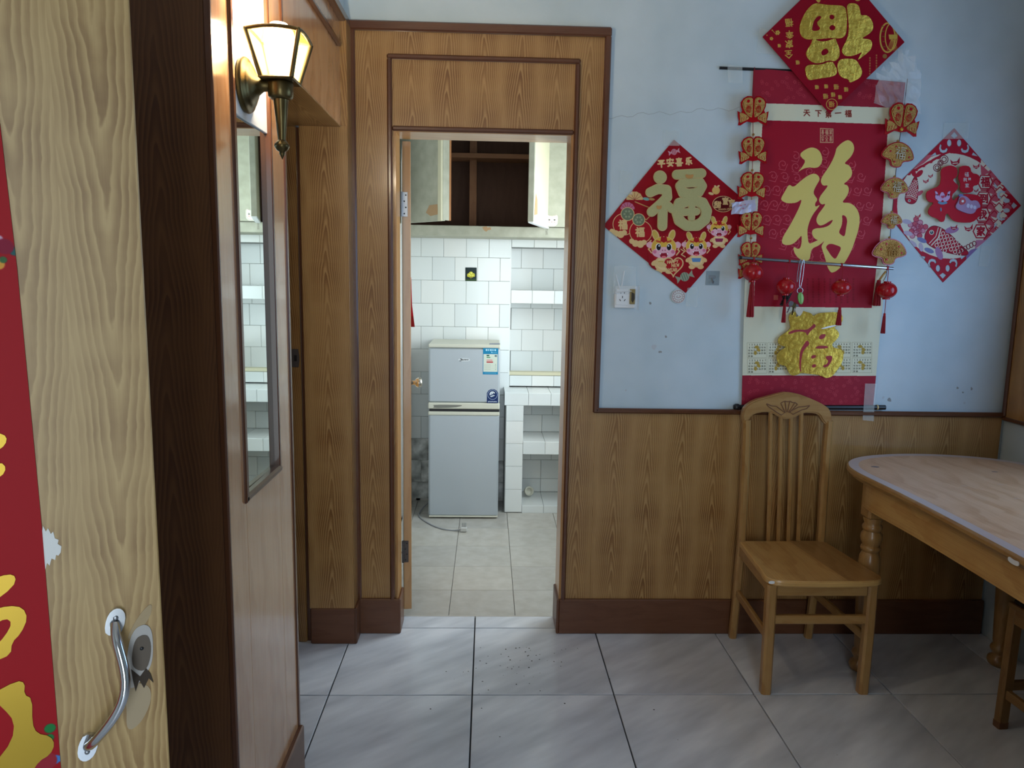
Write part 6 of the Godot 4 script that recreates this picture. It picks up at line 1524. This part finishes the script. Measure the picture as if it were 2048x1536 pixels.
	for j in ny + 1:
		var f := float(j) / ny
		var l := Vector2(1513, 140).lerp(Vector2(1480, 820), f) + Vector2(-3.0 * sin(PI * f), 0)
		var rg := Vector2(1809, 165).lerp(Vector2(1752, 822), f) + Vector2(-2.0 * sin(PI * f), 0)
		var rowv := []
		for i in nx + 1:
			var g := float(i) / nx
			var q := sh.at(l.lerp(rg, g))
			rowv.append([Vector3(q.x, q.y, 0.004 + 0.004 * sin(f * 7.0) * sin(PI * g) + 0.003 * sin(g * 6.0 + f * 3.0) + 0.003), ux * q])
		grid.append(rowv)
	var gn := func(j: int, i: int) -> Vector3:
		var a: Vector3 = grid[mini(j + 1, ny)][i][0] - grid[maxi(j - 1, 0)][i][0]
		var b: Vector3 = grid[j][mini(i + 1, nx)][0] - grid[j][maxi(i - 1, 0)][0]
		var n := a.cross(b).normalized()
		return n if n.z > 0 else -n
	for j in ny:
		for i in nx:
			var A = grid[j][i]; var B = grid[j][i + 1]; var C = grid[j + 1][i + 1]; var D = grid[j + 1][i]
			m.tri(A[0], B[0], C[0], gn.call(j, i), gn.call(j, i + 1), gn.call(j + 1, i + 1), A[1], B[1], C[1])
			m.tri(A[0], C[0], D[0], gn.call(j, i), gn.call(j + 1, i + 1), gn.call(j + 1, i), A[1], C[1], D[1])
	obj("paper", m, paper(cv, 0.5), t)
	var rodm := mat(rgb(28, 28, 30), 0.3)
	var p0 := sh.at(Vector2(1474, 817)); var p1 := sh.at(Vector2(1776, 820))
	var rl := obj("bottom_roller", MB.new().tube([Vector3(p0.x, p0.y, 0.012), Vector3(p1.x, p1.y, 0.012)], 0.0095, 16), M.black, t)
	obj("roller_knob", MB.new().lathe([Vector2(0, 0), Vector2(0.009, 0.001), Vector2(0.013, 0.008), Vector2(0.013, 0.018), Vector2(0.008, 0.026), Vector2(0, 0.027)], 18, Transform3D(Basis(Vector3.BACK, PI / 2), Vector3(p0.x + 0.004, p0.y + 0.001, 0.012))), rodm, rl)
	obj("roller_ring", MB.new().lathe([Vector2(0.0100, 0), Vector2(0.0112, 0.002), Vector2(0.0112, 0.004), Vector2(0.0100, 0.006)], 18, Transform3D(Basis(Vector3.BACK, PI / 2), Vector3(p1.x - 0.030, p1.y, 0.012))), M.champagne, rl)
	var q0 := sh.at(Vector2(1448, 139.5)); var q1 := sh.at(Vector2(1640, 146))
	obj("top_rod", MB.new().tube([Vector3(q0.x, q0.y, 0.003), Vector3(q1.x, q1.y, 0.003)], 0.0055, 12), rodm, t)
	# gold foil character pasted over the months
	var s2 := sheet_on(WALL, 4.042, Vector2(1430, 480))
	var c2: Vector2 = s2 * Vector2(770, 830)
	var lc := func(s: String, n := 1) -> PackedVector2Array:
		var o := PackedVector2Array()
		for p in pts(s): o.append(s2 * p - c2)
		return smooth(o, n)
	var fo := thing("foil_character", "large gold foil cut-out character with red insets pasted low on the scroll", "decoration", Vector3(c2.x, c2.y, 0.004))
	obj("foil", MB.new().plate(lc.call("690,540 610,570 590,600 600,650 610,700 560,735 510,770 500,810 520,840 580,850 520,880 490,920 492,960 510,1000 570,1010 580,1050 610,1095 660,1090 690,1070 760,1080 850,1090 900,1120 950,1105 985,1060 1020,1010 1045,950 1040,890 1000,865 960,860 945,830 980,800 1010,760 1000,720 960,690 1010,670 1040,630 1030,580 990,560 900,565 830,570 795,600 780,570 720,555", 2), 0.0, 0.0018), M.gold, fo)
	for s in ["585,735 620,712 680,705 740,710 780,680 800,655 820,680 780,710 755,740 745,760 730,725 660,722 600,745", "745,790 765,830 730,860 705,900 695,960 690,1030 697,1065 680,1050 678,960 685,890 710,840", "860,745 900,745 885,780 850,792 838,770", "810,855 850,840 910,845 920,860 870,868 820,866", "778,925 810,918 818,940 790,952 775,945", "780,1005 812,995 818,1020 785,1030", "895,930 950,925 950,960 930,1000 905,1025 875,1025 880,1005 905,1000 920,970 900,955"]:
		obj("red_inset", MB.new().plate(lc.call(s), 0.0015, 0.0023), M.red, fo)
	obj("torn_edge", MB.new().plate(lc.call("850,702 880,690 930,676 985,668 1000,672 940,688 890,700"), 0.0015, 0.0024), M.white, fo)

# one paired-fish charm: card outline, gilt fish, lucky characters
func fish_charm(parent: Node, at: Vector3, s: float, tilt: float) -> void:
	var half := pts("0,-92 18,-112 50,-112 80,-96 100,-66 98,-36 86,-6 96,14 122,0 118,40 110,75 115,106 95,108 70,92 45,78 20,82 0,86")
	var back := PackedVector2Array()
	for p in half: back.append(Vector2(p.x, -p.y) * s)
	for i in range(half.size() - 2, 0, -1): back.append(Vector2(-half[i].x, -half[i].y) * s)
	var c := obj("fish_charm", MB.new().plate(back, -0.002, 0.002), M.redgloss, parent, at)
	c.rotation.z = tilt
	var gm := MB.new(); var dm := MB.new(); var ln := MB.new()
	for sg: float in [-1.0, 1.0]:
		var pl := func(q: String) -> PackedVector2Array:
			var o := PackedVector2Array()
			for p in pts(q): o.append(Vector2(p.x * sg, -p.y) * s)
			return smooth(o, 1)
		var b: PackedVector2Array = pl.call("6,-86 24,-102 50,-100 76,-86 90,-60 86,-34 74,-6 54,24 30,44 6,50")
		gm.plate(b, 0.0015, 0.0050)
		for q in shrink(b, 10.0 * s): gm.plate(q, 0.004, 0.0072)
		gm.plate(pl.call("30,50 66,22 110,10 104,46 106,94 74,78 42,66"), 0.0015, 0.0050)
		dm.plate(pl.call("32,-78 46,-84 58,-74 50,-60 36,-62"), 0.0070, 0.0078)
		dm.plate(pl.call("18,-34 56,-40 58,10 22,16"), 0.0070, 0.0076)
		for st in strokes("福"):
			var w := []
			for p in st: w.append(Vector3((38 * sg + (p.x - 50) * 0.34) * s, -(-12 + (p.y - 50) * 0.42) * s, 0.0080))
			ln.tube(w, 1.7 * s, 4)
		for k in 3: dm.tube([Vector3((50 + k * 20) * sg * s, -(40 + k * 6) * s, 0.0052), Vector3((56 + k * 18) * sg * s, -(70 + k * 4) * s, 0.0052)], 1.6 * s, 4)
		dm.tube([Vector3(14 * sg * s, 50 * s, 0.0066), Vector3(50 * sg * s, 42 * s, 0.0068), Vector3(84 * sg * s, 52 * s, 0.0056)], 2.2 * s, 4)
	obj("gilt_fish", gm, M.charm, c)
	obj("red_mark", dm, M.redgloss, c)
	obj("lettering", ln, M.charm, c)
func fan_charm(parent: Node, at: Vector3, s: float, tilt: float, dim: bool) -> void:
	var out := pts("-146,20 -128,-30 -90,-75 -40,-100 0,-106 40,-100 90,-75 128,-30 146,20 110,42 70,48 52,60 48,88 20,104 -20,104 -48,88 -52,60 -70,48 -110,42")
	var b := PackedVector2Array()
	for p in out: b.append(Vector2(p.x, -p.y) * s)
	b = smooth(b, 1)
	var c := obj("fan_charm", MB.new().plate(b, -0.002, 0.002), M.redgloss, parent, at)
	c.rotation.z = tilt
	var gm := MB.new()
	for q in shrink(b, 9.0 * s): gm.plate(q, 0.0015, 0.0044)
	for q in shrink(b, 22.0 * s): gm.plate(q, 0.004, 0.0062)
	for i in 7:
		var a := PI * (0.12 + 0.76 * i / 6.0)
		gm.tube([Vector3(0, -40 * s, 0.006), Vector3(cos(a) * 112 * s, (-22 + sin(a) * 104) * s, 0.0062)], 2.4 * s, 4)
	var g := obj("gilt_fan", gm, M.charm, c)
	var ln := MB.new()
	for st in strokes("福"):
		var w := []
		for p in st: w.append(Vector3((14 + (p.x - 50) * 0.95) * s, (14 - (p.y - 50) * 1.05) * s, 0.0085))
		ln.tube(w, 3.3 * s, 5)
	obj("lettering", ln, M.charm if dim else M.offwhite, c)
	var rd := MB.new()
	for q in [[-70, 20], [-30, 62], [70, 40], [-20, -60], [96, -10]]:
		rd.lathe([Vector2(0, 0.0), Vector2(9 * s, 0.0), Vector2(7 * s, 0.0012), Vector2(0, 0.0014)], 8, Transform3D(Basis(Vector3.RIGHT, PI / 2), Vector3(q[0] * s, q[1] * s, 0.0062)))
	obj("red_mark", rd, M.redgloss, c)

func tassel(parent: Node, top: Vector3, cord: float, length: float, r: float) -> void:
	if cord > 0.0: obj("tassel_cord", MB.new().tube([top, top - Vector3(0, cord, 0)], 0.0012, 6), M.tassel, parent)
	var st := top - Vector3(0, cord, 0)
	var m := MB.new().lathe([Vector2(0, 0), Vector2(r * 0.5, -0.002), Vector2(r * 0.55, -0.010), Vector2(r * 0.45, -0.014), Vector2(r * 0.62, -0.022)], 10, Transform3D(Basis.IDENTITY, st))
	for i in 26:
		var a := i * 2.4; var q := r * sqrt((i + 0.5) / 26.0)
		m.tube([st + Vector3(cos(a) * q * 0.5, -0.012, sin(a) * q * 0.5), st + Vector3(cos(a) * q, -length + 0.002 * sin(i * 3.0), sin(a) * q)], r * 0.17, 4)
	obj("tassel", m, M.tassel, parent)

func decor_strings() -> void:
	var k := 0.001943
	var l := thing("fish_string", "hanging string of red and gold paired-fish charms left of the scroll", "ornament", wp(1512, 195, 0.022))
	var o := l.position
	var cord := [wp(1513, 140, 0.010)]
	var spots := [[1511, 221.5, 245], [1510, 297, 232], [1507, 366, 236], [1504, 442, 226], [1503, 500, 205], [1497, 530, 190]]
	for q in spots:
		cord.append(wp(q[0], q[1], 0.022))
	cord.append(wp(1499, 560, 0.022))
	for i in cord.size(): cord[i] -= o
	obj("cord", MB.new().tube(cord, 0.0010, 6), M.tassel, l)
	for i in spots.size():
		var q = spots[i]
		fish_charm(l, wp(q[0], q[1], 0.022 if i < 5 else 0.016) - o, q[2] / 245.0 * 0.00048, 0.02 + 0.03 * sin(i * 2.0))
		if i > 0 and i < 5: obj("bead", MB.new().lathe([Vector2(0, -0.005), Vector2(0.004, -0.003), Vector2(0.005, 0), Vector2(0.004, 0.003), Vector2(0, 0.005)], 12), M.charm, l, wp(q[0] + 1, q[1] - 31, 0.022) - o)
	var r := thing("fan_string", "hanging string of gilt fan charms below one paired-fish charm, right of the scroll", "ornament", wp(1806, 200, 0.022))
	o = r.position
	var c2 := [wp(1809, 160, 0.010), wp(1804, 236, 0.022), wp(1795, 304, 0.022), wp(1790, 370, 0.022), wp(1785, 434, 0.022), wp(1781, 497, 0.022), wp(1776, 545, 0.022), wp(1770, 556, 0.022)]
	for i in c2.size(): c2[i] -= o
	obj("cord", MB.new().tube(c2, 0.0012, 6), mat(rgb(70, 26, 24), 0.6), r)
	fish_charm(r, wp(1803.6, 236.5, 0.022) - o, 0.00054, -0.05)
	obj("bead", MB.new().lathe([Vector2(0, -0.007), Vector2(0.006, -0.004), Vector2(0.007, 0), Vector2(0.006, 0.004), Vector2(0, 0.007)], 14), M.gold, r, wp(1800, 256, 0.030) - o)
	for q in [[1795, 304.5, 1.0, -0.10, false], [1789.7, 370, 0.86, -0.04, false], [1785, 434.6, 0.66, 0.0, false], [1781, 496.7, 1.07, 0.02, true]]:
		fan_charm(r, wp(q[0], q[1], 0.022) - o, 0.000455 * q[2], q[3], q[4])
		obj("bead", MB.new().lathe([Vector2(0, -0.005), Vector2(0.004, -0.003), Vector2(0.005, 0), Vector2(0.004, 0.003), Vector2(0, 0.005)], 12), M.charm, r, wp(q[0] + 0.5, q[1] - 27.0 * q[2], 0.022) - o)
	obj("gilt_tie", MB.new().tube([wp(1776, 536, 0.020) - o, wp(1762, 546, 0.018) - o, wp(1756, 556, 0.016) - o], 0.004, 8), M.charm, r)
	tassel(r, wp(1757, 553, 0.014) - o, 0.0, 0.100, 0.014)

func lantern(at: Vector3, r: float, flat: float, up: float, cord: float, tas: float, tr: float, label: String) -> void:
	var t := thing("mini_lantern", label, "lantern", at, "small red lanterns hanging on the steel rod")
	var prof := []
	for i in 15:
		var a := -PI / 2 + PI * i / 14.0
		prof.append(Vector2(maxf(r * cos(a), 0.0), r * flat * sin(a)))
	obj("globe", MB.new().lathe(prof, 28), M.redgloss, t)
	for sg: float in [-1.0, 1.0]:
		obj("cap", MB.new().lathe([Vector2(0, -0.004), Vector2(r * 0.36, -0.004), Vector2(r * 0.36, 0.004), Vector2(0, 0.004)], 18), M.redgloss, t, Vector3(0, sg * r * flat * 0.98, 0))
	var ring := MB.new()
	for i in 8:
		var a := TAU * i / 8.0
		var pl := []
		for j in 11:
			var b := -1.3 + 2.6 * j / 10.0
			pl.append(Vector3(cos(a) * cos(b) * r * 1.004, sin(b) * r * flat * 1.004, sin(a) * cos(b) * r * 1.004))
		ring.tube(pl, 0.0006, 4)
	obj("rib", ring, M.red, t)
	obj("hanging_cord", MB.new().tube([Vector3(0, r * flat, 0), Vector3(0, up, 0)], 0.0013, 6), M.tassel, t)
	tassel(t, Vector3(0, -r * flat, 0), cord, tas, tr)

func decor_rod() -> void:
	var a := wp(1480, 508, 0.060); var b := wp(1788, 530.5, 0.060)
	var t := thing("hanging_rod", "thin steel rod hanging level in front of the scroll with lanterns and keys on it", "rod", (a + b) / 2.0)
	var o := t.position
	obj("bar", MB.new().tube([a - o, b - o], 0.0058, 14), M.steel, t)
	obj("end_cap", MB.new().tube([a - o - Vector3(0.003, 0, 0), a - o + Vector3(0.007, -0.0005, 0)], 0.0066, 14), M.black, t)
	var sleeve := a.lerp(b, 0.42)
	obj("sleeve", MB.new().tube([sleeve - o, b - o - Vector3(0.02, -0.001, 0)], 0.0063, 14), M.chrome, t)
	for f in [0.09, 0.32, 0.66, 0.96]:
		var c := a.lerp(b, f) - o
		obj("cord_loop", MB.new().tube([c - Vector3(0.003, 0.0003, 0), c + Vector3(0.003, -0.0003, 0)], 0.0078, 12), M.tassel, t)
	lantern(wp(1505, 538.5, 0.064), 0.039, 0.82, 0.050, 0.0, 0.135, 0.013, "small red lantern at the left end of the rod, with the thickest tassel")
	lantern(wp(1571, 566.5, 0.064), 0.036, 0.84, 0.096, 0.016, 0.090, 0.0075, "small red lantern on the rod just left of the key bunch")
	lantern(wp(1683, 569, 0.064), 0.037, 0.76, 0.086, 0.045, 0.070, 0.010, "small red lantern on the rod, its tassel over the gold foil character")
	lantern(wp(1774.5, 575, 0.064), 0.037, 0.84, 0.094, 0.055, 0.078, 0.008, "small red lantern at the right end of the rod, outside the scroll edge")
	# bunch of keys
	var kp := wp(1604, 517, 0.060)
	var ky := thing("key_bunch", "bunch of keys with green leaf tag and black cord hooked over the rod", "keys", kp)
	var lp := []
	for i in 25:
		var f := i / 24.0
		var an := PI * 2.0 * f
		lp.append(Vector3(0.0055 * sin(an) + 0.001, -0.046 + 0.054 * cos(an), 0.008 * cos(an) + 0.004))
	obj("hook_loop", MB.new().tube(lp, 0.0016, 8), M.chrome, ky)
	var l2 := []
	for p in lp: l2.append(Vector3(-0.010 - p.x * 0.7, p.y * 0.8 + 0.004, p.z))
	obj("hook_loop", MB.new().tube(l2, 0.0012, 8), M.steel, ky)
	obj("split_ring", MB.new().tube(circle(Vector3(-0.002, -0.108, 0.006), 0.011), 0.0014, 6), M.chrome, ky)
	var coil := []
	for i in 70:
		var f := i / 69.0
		coil.append(Vector3(-0.020 - 0.026 * f + 0.011 * cos(i * 0.9), -0.106 - 0.060 * f, -0.040 + 0.008 * sin(i * 0.9)))
	obj("coiled_cord", MB.new().tube(coil, 0.0030, 6), M.black, ky)
	obj("black_fob", MB.new().plate(smooth(pts("-0.014,0.016 0.010,0.018 0.016,-0.004 0.004,-0.022 -0.014,-0.014")), -0.004, 0.006), M.black, ky, Vector3(-0.034, -0.128, -0.044))
	obj("leaf_tag", MB.new().plate(smooth(pts("-0.006,0.026 0.004,0.024 0.012,0.008 0.011,-0.012 0.004,-0.022 -0.006,-0.012 -0.011,0.004 -0.011,0.018")), -0.002, 0.004), mat(rgb(112, 168, 74), 0.4), ky, Vector3(0.002, -0.140, 0.006))
	obj("leaf_half", MB.new().plate(smooth(pts("-0.001,0.022 0.003,0.022 0.010,0.006 0.008,-0.012 0.003,-0.018")), 0.0035, 0.0052), mat(rgb(160, 200, 130), 0.4), ky, Vector3(0.002, -0.140, 0.006))
	obj("heart_tag", MB.new().plate(smooth(pts("-0.015,0.016 0.017,0.012 0.014,-0.006 0.004,-0.022 -0.004,-0.018 -0.016,-0.002")), -0.001, 0.003), mat(rgb(196, 186, 168), 0.5), ky, Vector3(0.000, -0.184, 0.006))
	for i in 3:
		var kk := obj("key", MB.new().plate(smooth(pts("-0.008,0.010 0.008,0.010 0.010,-0.002 0.004,-0.010 -0.004,-0.010 -0.010,-0.002")), 0, 0.002).plate(pts("-0.003,-0.009 0.003,-0.009 0.003,-0.036 0.0,-0.040 -0.003,-0.036 -0.0015,-0.030 -0.003,-0.026 -0.0015,-0.020"), 0, 0.002), M.chrome if i != 1 else M.brass, ky, Vector3(-0.026 + 0.012 * i, -0.158 - 0.006 * i, -0.012 - 0.003 * i))
		kk.rotation.z = -0.35 + 0.25 * i
func shrink(p: PackedVector2Array, by: float) -> Array:
	var big := Transform2D(Vector2(4000, 0), Vector2(0, 4000), Vector2.ZERO)
	var out := []
	for q in Geometry2D.offset_polygon(big * p, -by * 4000.0, Geometry2D.JOIN_ROUND): out.append(big.affine_inverse() * q)
	return out
func circle(c: Vector3, r: float) -> Array:
	var o := []
	for i in 21: o.append(c + Vector3(cos(TAU * i / 20.0), sin(TAU * i / 20.0), 0) * r)
	return o

func decor_small() -> void:
	# socket with its torn plastic wrapping
	var p := wp(1251, 587); p.z = -0.010
	var s := thing("wall_socket", "white wall socket with clear tape and torn plastic film over it, below the dragon diamond", "socket", p)
	obj("plate", MB.new().box(Vector3(0, 0, 0.005), Vector3(0.088, 0.086, 0.010), 0.003), M.white, s)
	obj("socket_face", MB.new().box(Vector3(-0.014, 0.0, 0.0108), Vector3(0.048, 0.062, 0.003), 0.001), M.white, s)
	for q in [[-0.020, 0.018, 0.0], [-0.006, 0.018, 0.0], [-0.022, -0.012, 0.6], [-0.004, -0.012, -0.6], [-0.013, 0.000, 0.0]]:
		obj("slot", MB.new().box(Vector3(q[0], q[1], 0.0122), Vector3(0.0028, 0.0085, 0.001), 0.0, 1, Vector2.ZERO, Basis(Vector3.BACK, q[2])), M.black, s)
	obj("worn_switch", MB.new().box(Vector3(0.027, 0.002, 0.0112), Vector3(0.024, 0.058, 0.005), 0.0015), mat(rgb(150, 132, 84), 0.4, 0.4), s)
	obj("switch_wear", MB.new().plate(pts("-0.008,0.020 0.004,0.014 0.006,-0.006 -0.002,-0.022 -0.008,-0.012"), 0.0135, 0.0145), mat(rgb(60, 52, 40), 0.6), s, Vector3(0.029, 0.0, 0))
	var cu := MB.new()
	for i in 8:
		var a0 := -0.6 + 0.35 * i; var a1 := a0 + 0.35
		var f := func(a: float) -> Vector3: return Vector3(0.040 + 0.010 * sin(a), 0, 0.016 + 0.012 * (1.0 - cos(a)))
		var A: Vector3 = f.call(a0); var B: Vector3 = f.call(a1)
		var n := Vector3(-(B - A).z, 0, (B - A).x).normalized()
		cu.quad(A + Vector3(0, 0.046, 0), B + Vector3(0, 0.040, 0), B + Vector3(0, -0.046, 0), A + Vector3(0, -0.050, 0), n)
	obj("curled_film", cu, clear_mat(0.5, 0.3, Color(0.9, 0.93, 0.95)), s)
	obj("tape", MB.new().plate(pts("-0.050,0.118 -0.012,0.122 0.034,0.116 0.040,0.020 0.0,0.010 -0.052,0.012"), 0.0122, 0.0126), clear_mat(0.22, 0.3, Color(0.92, 0.95, 0.95)), s)
	for q in ["-0.044,0.086 -0.040,0.088 -0.022,0.030 -0.026,0.028", "-0.012,0.100 -0.008,0.100 -0.016,0.040 -0.020,0.040", "-0.044,0.020 0.020,0.026 0.022,0.022 -0.040,0.014"]:
		obj("film_crease", MB.new().plate(pts(q), 0.0124, 0.0150), clear_mat(0.5, 0.2), s)
	# adhesive hook
	var h := thing("adhesive_hook", "small clear adhesive wall hook beside the dragon diamond", "hook", Vector3(wp(1427, 549).x, wp(1427, 549).y, -0.010))
	obj("pad", MB.new().box(Vector3(0, 0, 0.001), Vector3(0.053, 0.055, 0.002), 0.0008), mat(rgb(146, 162, 170), 0.35), h)
	obj("hook_plate", MB.new().box(Vector3(-0.002, 0.004, 0.003), Vector3(0.026, 0.012, 0.003), 0.001), mat(rgb(150, 160, 166), 0.35, 0.4), h)
	obj("hook_arm", MB.new().tube(curve([Vector3(-0.002, 0.004, 0.004), Vector3(-0.002, -0.010, 0.006), Vector3(-0.001, -0.020, 0.012), Vector3(-0.001, -0.012, 0.018)], 14), 0.0022, 8), M.steel, h)
	# white cloth-like scrap of film under the fish string
	var fs := MB.new()
	var rr := RandomNumberGenerator.new(); rr.seed = 3
	var gg := []
	for j in 5:
		var row := []
		for i in 8:
			row.append(Vector3(-0.045 + 0.013 * i + rr.randf_range(-0.003, 0.003), -0.030 + 0.0115 * j + 0.0022 * i + rr.randf_range(-0.003, 0.003), rr.randf_range(0.0, 0.008)))
		gg.append(row)
	for j in 4:
		for i in 7:
			for q in [[gg[j][i], gg[j][i + 1], gg[j + 1][i + 1]], [gg[j][i], gg[j + 1][i + 1], gg[j + 1][i]]]:
				var n: Vector3 = (q[1] - q[0]).cross(q[2] - q[0]).normalized()
				n = n if n.z > 0 else -n
				fs.tri(q[0], q[1], q[2], n, n, n)
	var sc := obj("film_scrap", fs, mat(rgb(186, 180, 200), 0.18), null, wp(1487, 408, 0.033))
	tag(sc, "crumpled shiny scrap of plastic stuck between the dragon diamond and the fish string", "plastic")
	for q in [[-0.012, 0.004, 0.007], [0.004, 0.008, 0.005], [-0.002, -0.006, 0.006]]:
		obj("film_print", MB.new().plate(smooth(PackedVector2Array([Vector2(q[0] - q[2], q[1]), Vector2(q[0], q[1] + q[2] * 0.7), Vector2(q[0] + q[2], q[1] + 0.002), Vector2(q[0] + 0.001, q[1] - q[2] * 0.6)])), 0.0082, 0.0086), mat(rgb(176, 122, 140), 0.3), sc)
	# strips of clear tape
	var tapes := [["-0.031,0.028 0.031,0.026 0.032,-0.028 -0.030,-0.028", 1352, 273, -0.0055, "strip of clear tape over the top tip of the dragon diamond"],
		["-0.02,0.040 0.02,0.045 0.022,-0.036 -0.022,-0.030", 1384, 590, -0.0055, "clear tape at the lower right edge of the dragon diamond"],
		["-0.024,0.070 0.024,0.070 0.022,-0.030 0.024,-0.082 -0.022,-0.078 -0.022,-0.030", 1741, 805, 0.012, "clear tape over the bottom right corner of the scroll and its roller"],
		["-0.050,0.030 0.050,0.032 0.050,-0.026 -0.050,-0.030", 1912, 258, -0.0065, "clear tape over the top tip of the paper-cut diamond"],
		["-0.040,0.050 0.046,0.030 0.040,-0.048 -0.046,-0.040", 1545, 90, -0.0085, "clear tape at the left tip of the upside-down diamond"],
		["-0.030,0.030 0.026,0.024 0.032,-0.034 -0.024,-0.036", 1476, 150, 0.0030, "clear tape holding the left end of the scroll's top rod"],
		["-0.026,0.044 0.026,0.040 0.022,-0.044 -0.026,-0.040", 1262, 360, -0.0055, "faint clear tape on the upper left edge of the dragon diamond"],
		["-0.020,0.040 0.022,0.036 0.018,-0.044 -0.022,-0.040", 1978, 505, -0.0065, "faint clear tape on the lower right edge of the paper-cut diamond"]]
	for q in tapes:
		var at := wp(q[1], q[2]); at.z = q[3]
		tag(obj("clear_tape", MB.new().plate(pts(q[0]), 0.0, 0.0004), M.tape, null, at), q[4], "tape")
	# crumpled film at the upper right of the scroll
	var fm := MB.new()
	var r := RandomNumberGenerator.new(); r.seed = 9
	var g := []
	for j in 13:
		var row := []
		for i in 13:
			var q := wp(1742 + i * 7.5 + r.randf_range(-3, 3), 96 + j * 9.5 + r.randf_range(-3, 3) + i * 1.5)
			row.append(Vector3(q.x, q.y, 0.018 + r.randf_range(-0.006, 0.010)))
		g.append(row)
	for j in 12:
		for i in 12:
			if i + j < 6 + r.randi() % 3 or i - j > 8: continue
			var A: Vector3 = g[j][i]; var B: Vector3 = g[j][i + 1]; var C: Vector3 = g[j + 1][i + 1]; var D: Vector3 = g[j + 1][i]
			var n1 := (B - A).cross(C - A).normalized(); n1 = n1 if n1.z > 0 else -n1
			var n2 := (C - A).cross(D - A).normalized(); n2 = n2 if n2.z > 0 else -n2
			fm.tri(A, B, C, n1, n1, n1); fm.tri(A, C, D, n2, n2, n2)
	tag(obj("crumpled_film", fm, M.film, null, Vector3.ZERO), "crumpled clear plastic film at the upper right corner of the hanging scroll", "plastic")
	# scuffs in the plaster, and the long hairline seam
	var bw := get_node("wall_back")
	var seam := []
	for i in 26:
		var q := wp(1226 + i * 10.4, 233 - i * 0.75 + 3.0 * sin(i * 1.7) + 2.0 * sin(i * 0.6))
		seam.append(Vector3(q.x, q.y, -0.0102))
	obj("plaster_seam", MB.new().tube(seam, 0.0009, 5), mat(rgb(158, 166, 170), 0.9), bw)
	for q in [[1305, 690, 0.012], [1318, 700, 0.008], [1330, 668, 0.006], [1245, 780, 0.006], [1930, 780, 0.006], [1942, 790, 0.005], [1960, 782, 0.007], [1945, 812, 0.006], [1788, 805, 0.010], [1775, 800, 0.006], [1300, 600, 0.006]]:
		var at := wp(q[1 - 1], q[1]); at.z = -0.0098
		var s2: float = q[2]
		var pl := PackedVector2Array()
		for i in 9: pl.append(Vector2(cos(TAU * i / 9), sin(TAU * i / 9)) * s2 * rng.randf_range(0.4, 1.1))
		obj("plaster_chip", MB.new().plate(pl, -0.0005, 0.0004), mat(rgb(190, 196, 200) if int(q[0]) % 2 else rgb(150, 150, 148), 0.9), bw, at)

func floor_dirt() -> void:
	# loose crumbs and specks on the hall tiles before the doorway
	var m := MB.new()
	var r := RandomNumberGenerator.new(); r.seed = 21
	for i in 70:
		var p := Vector3(0.12 + r.randfn(0.0, 0.13), 0.0, 0.12 + absf(r.randfn(0.0, 0.16)))
		if i > 52: p = Vector3(r.randf_range(-0.4, 1.2), 0.0, r.randf_range(0.1, 1.3))
		var q := r.randf_range(0.0012, 0.0034)
		m.lathe([Vector2(q, 0.0), Vector2(q * 0.8, q * 0.35), Vector2(0, q * 0.5)], 6, Transform3D(Basis.IDENTITY.scaled(Vector3(1, 1, r.randf_range(0.5, 1.2))), p))
	var o := obj("dirt", m, mat(rgb(70, 68, 66), 0.9))
	tag(o, "dark crumbs and specks of dirt on the grey floor tiles before the doorway", "dirt")
	o.set_meta("kind", "stuff")

func _ready() -> void:
	rng.seed = 11
	make_view()
	make_materials()
	make_hall()
	make_left()
	make_entry_door()
	make_kitchen()
	make_table()
	make_chair()
	make_stool()
	decor_scroll()
	decor_left()
	decor_top()
	decor_right()
	decor_strings()
	decor_rod()
	decor_small()
	floor_dirt()
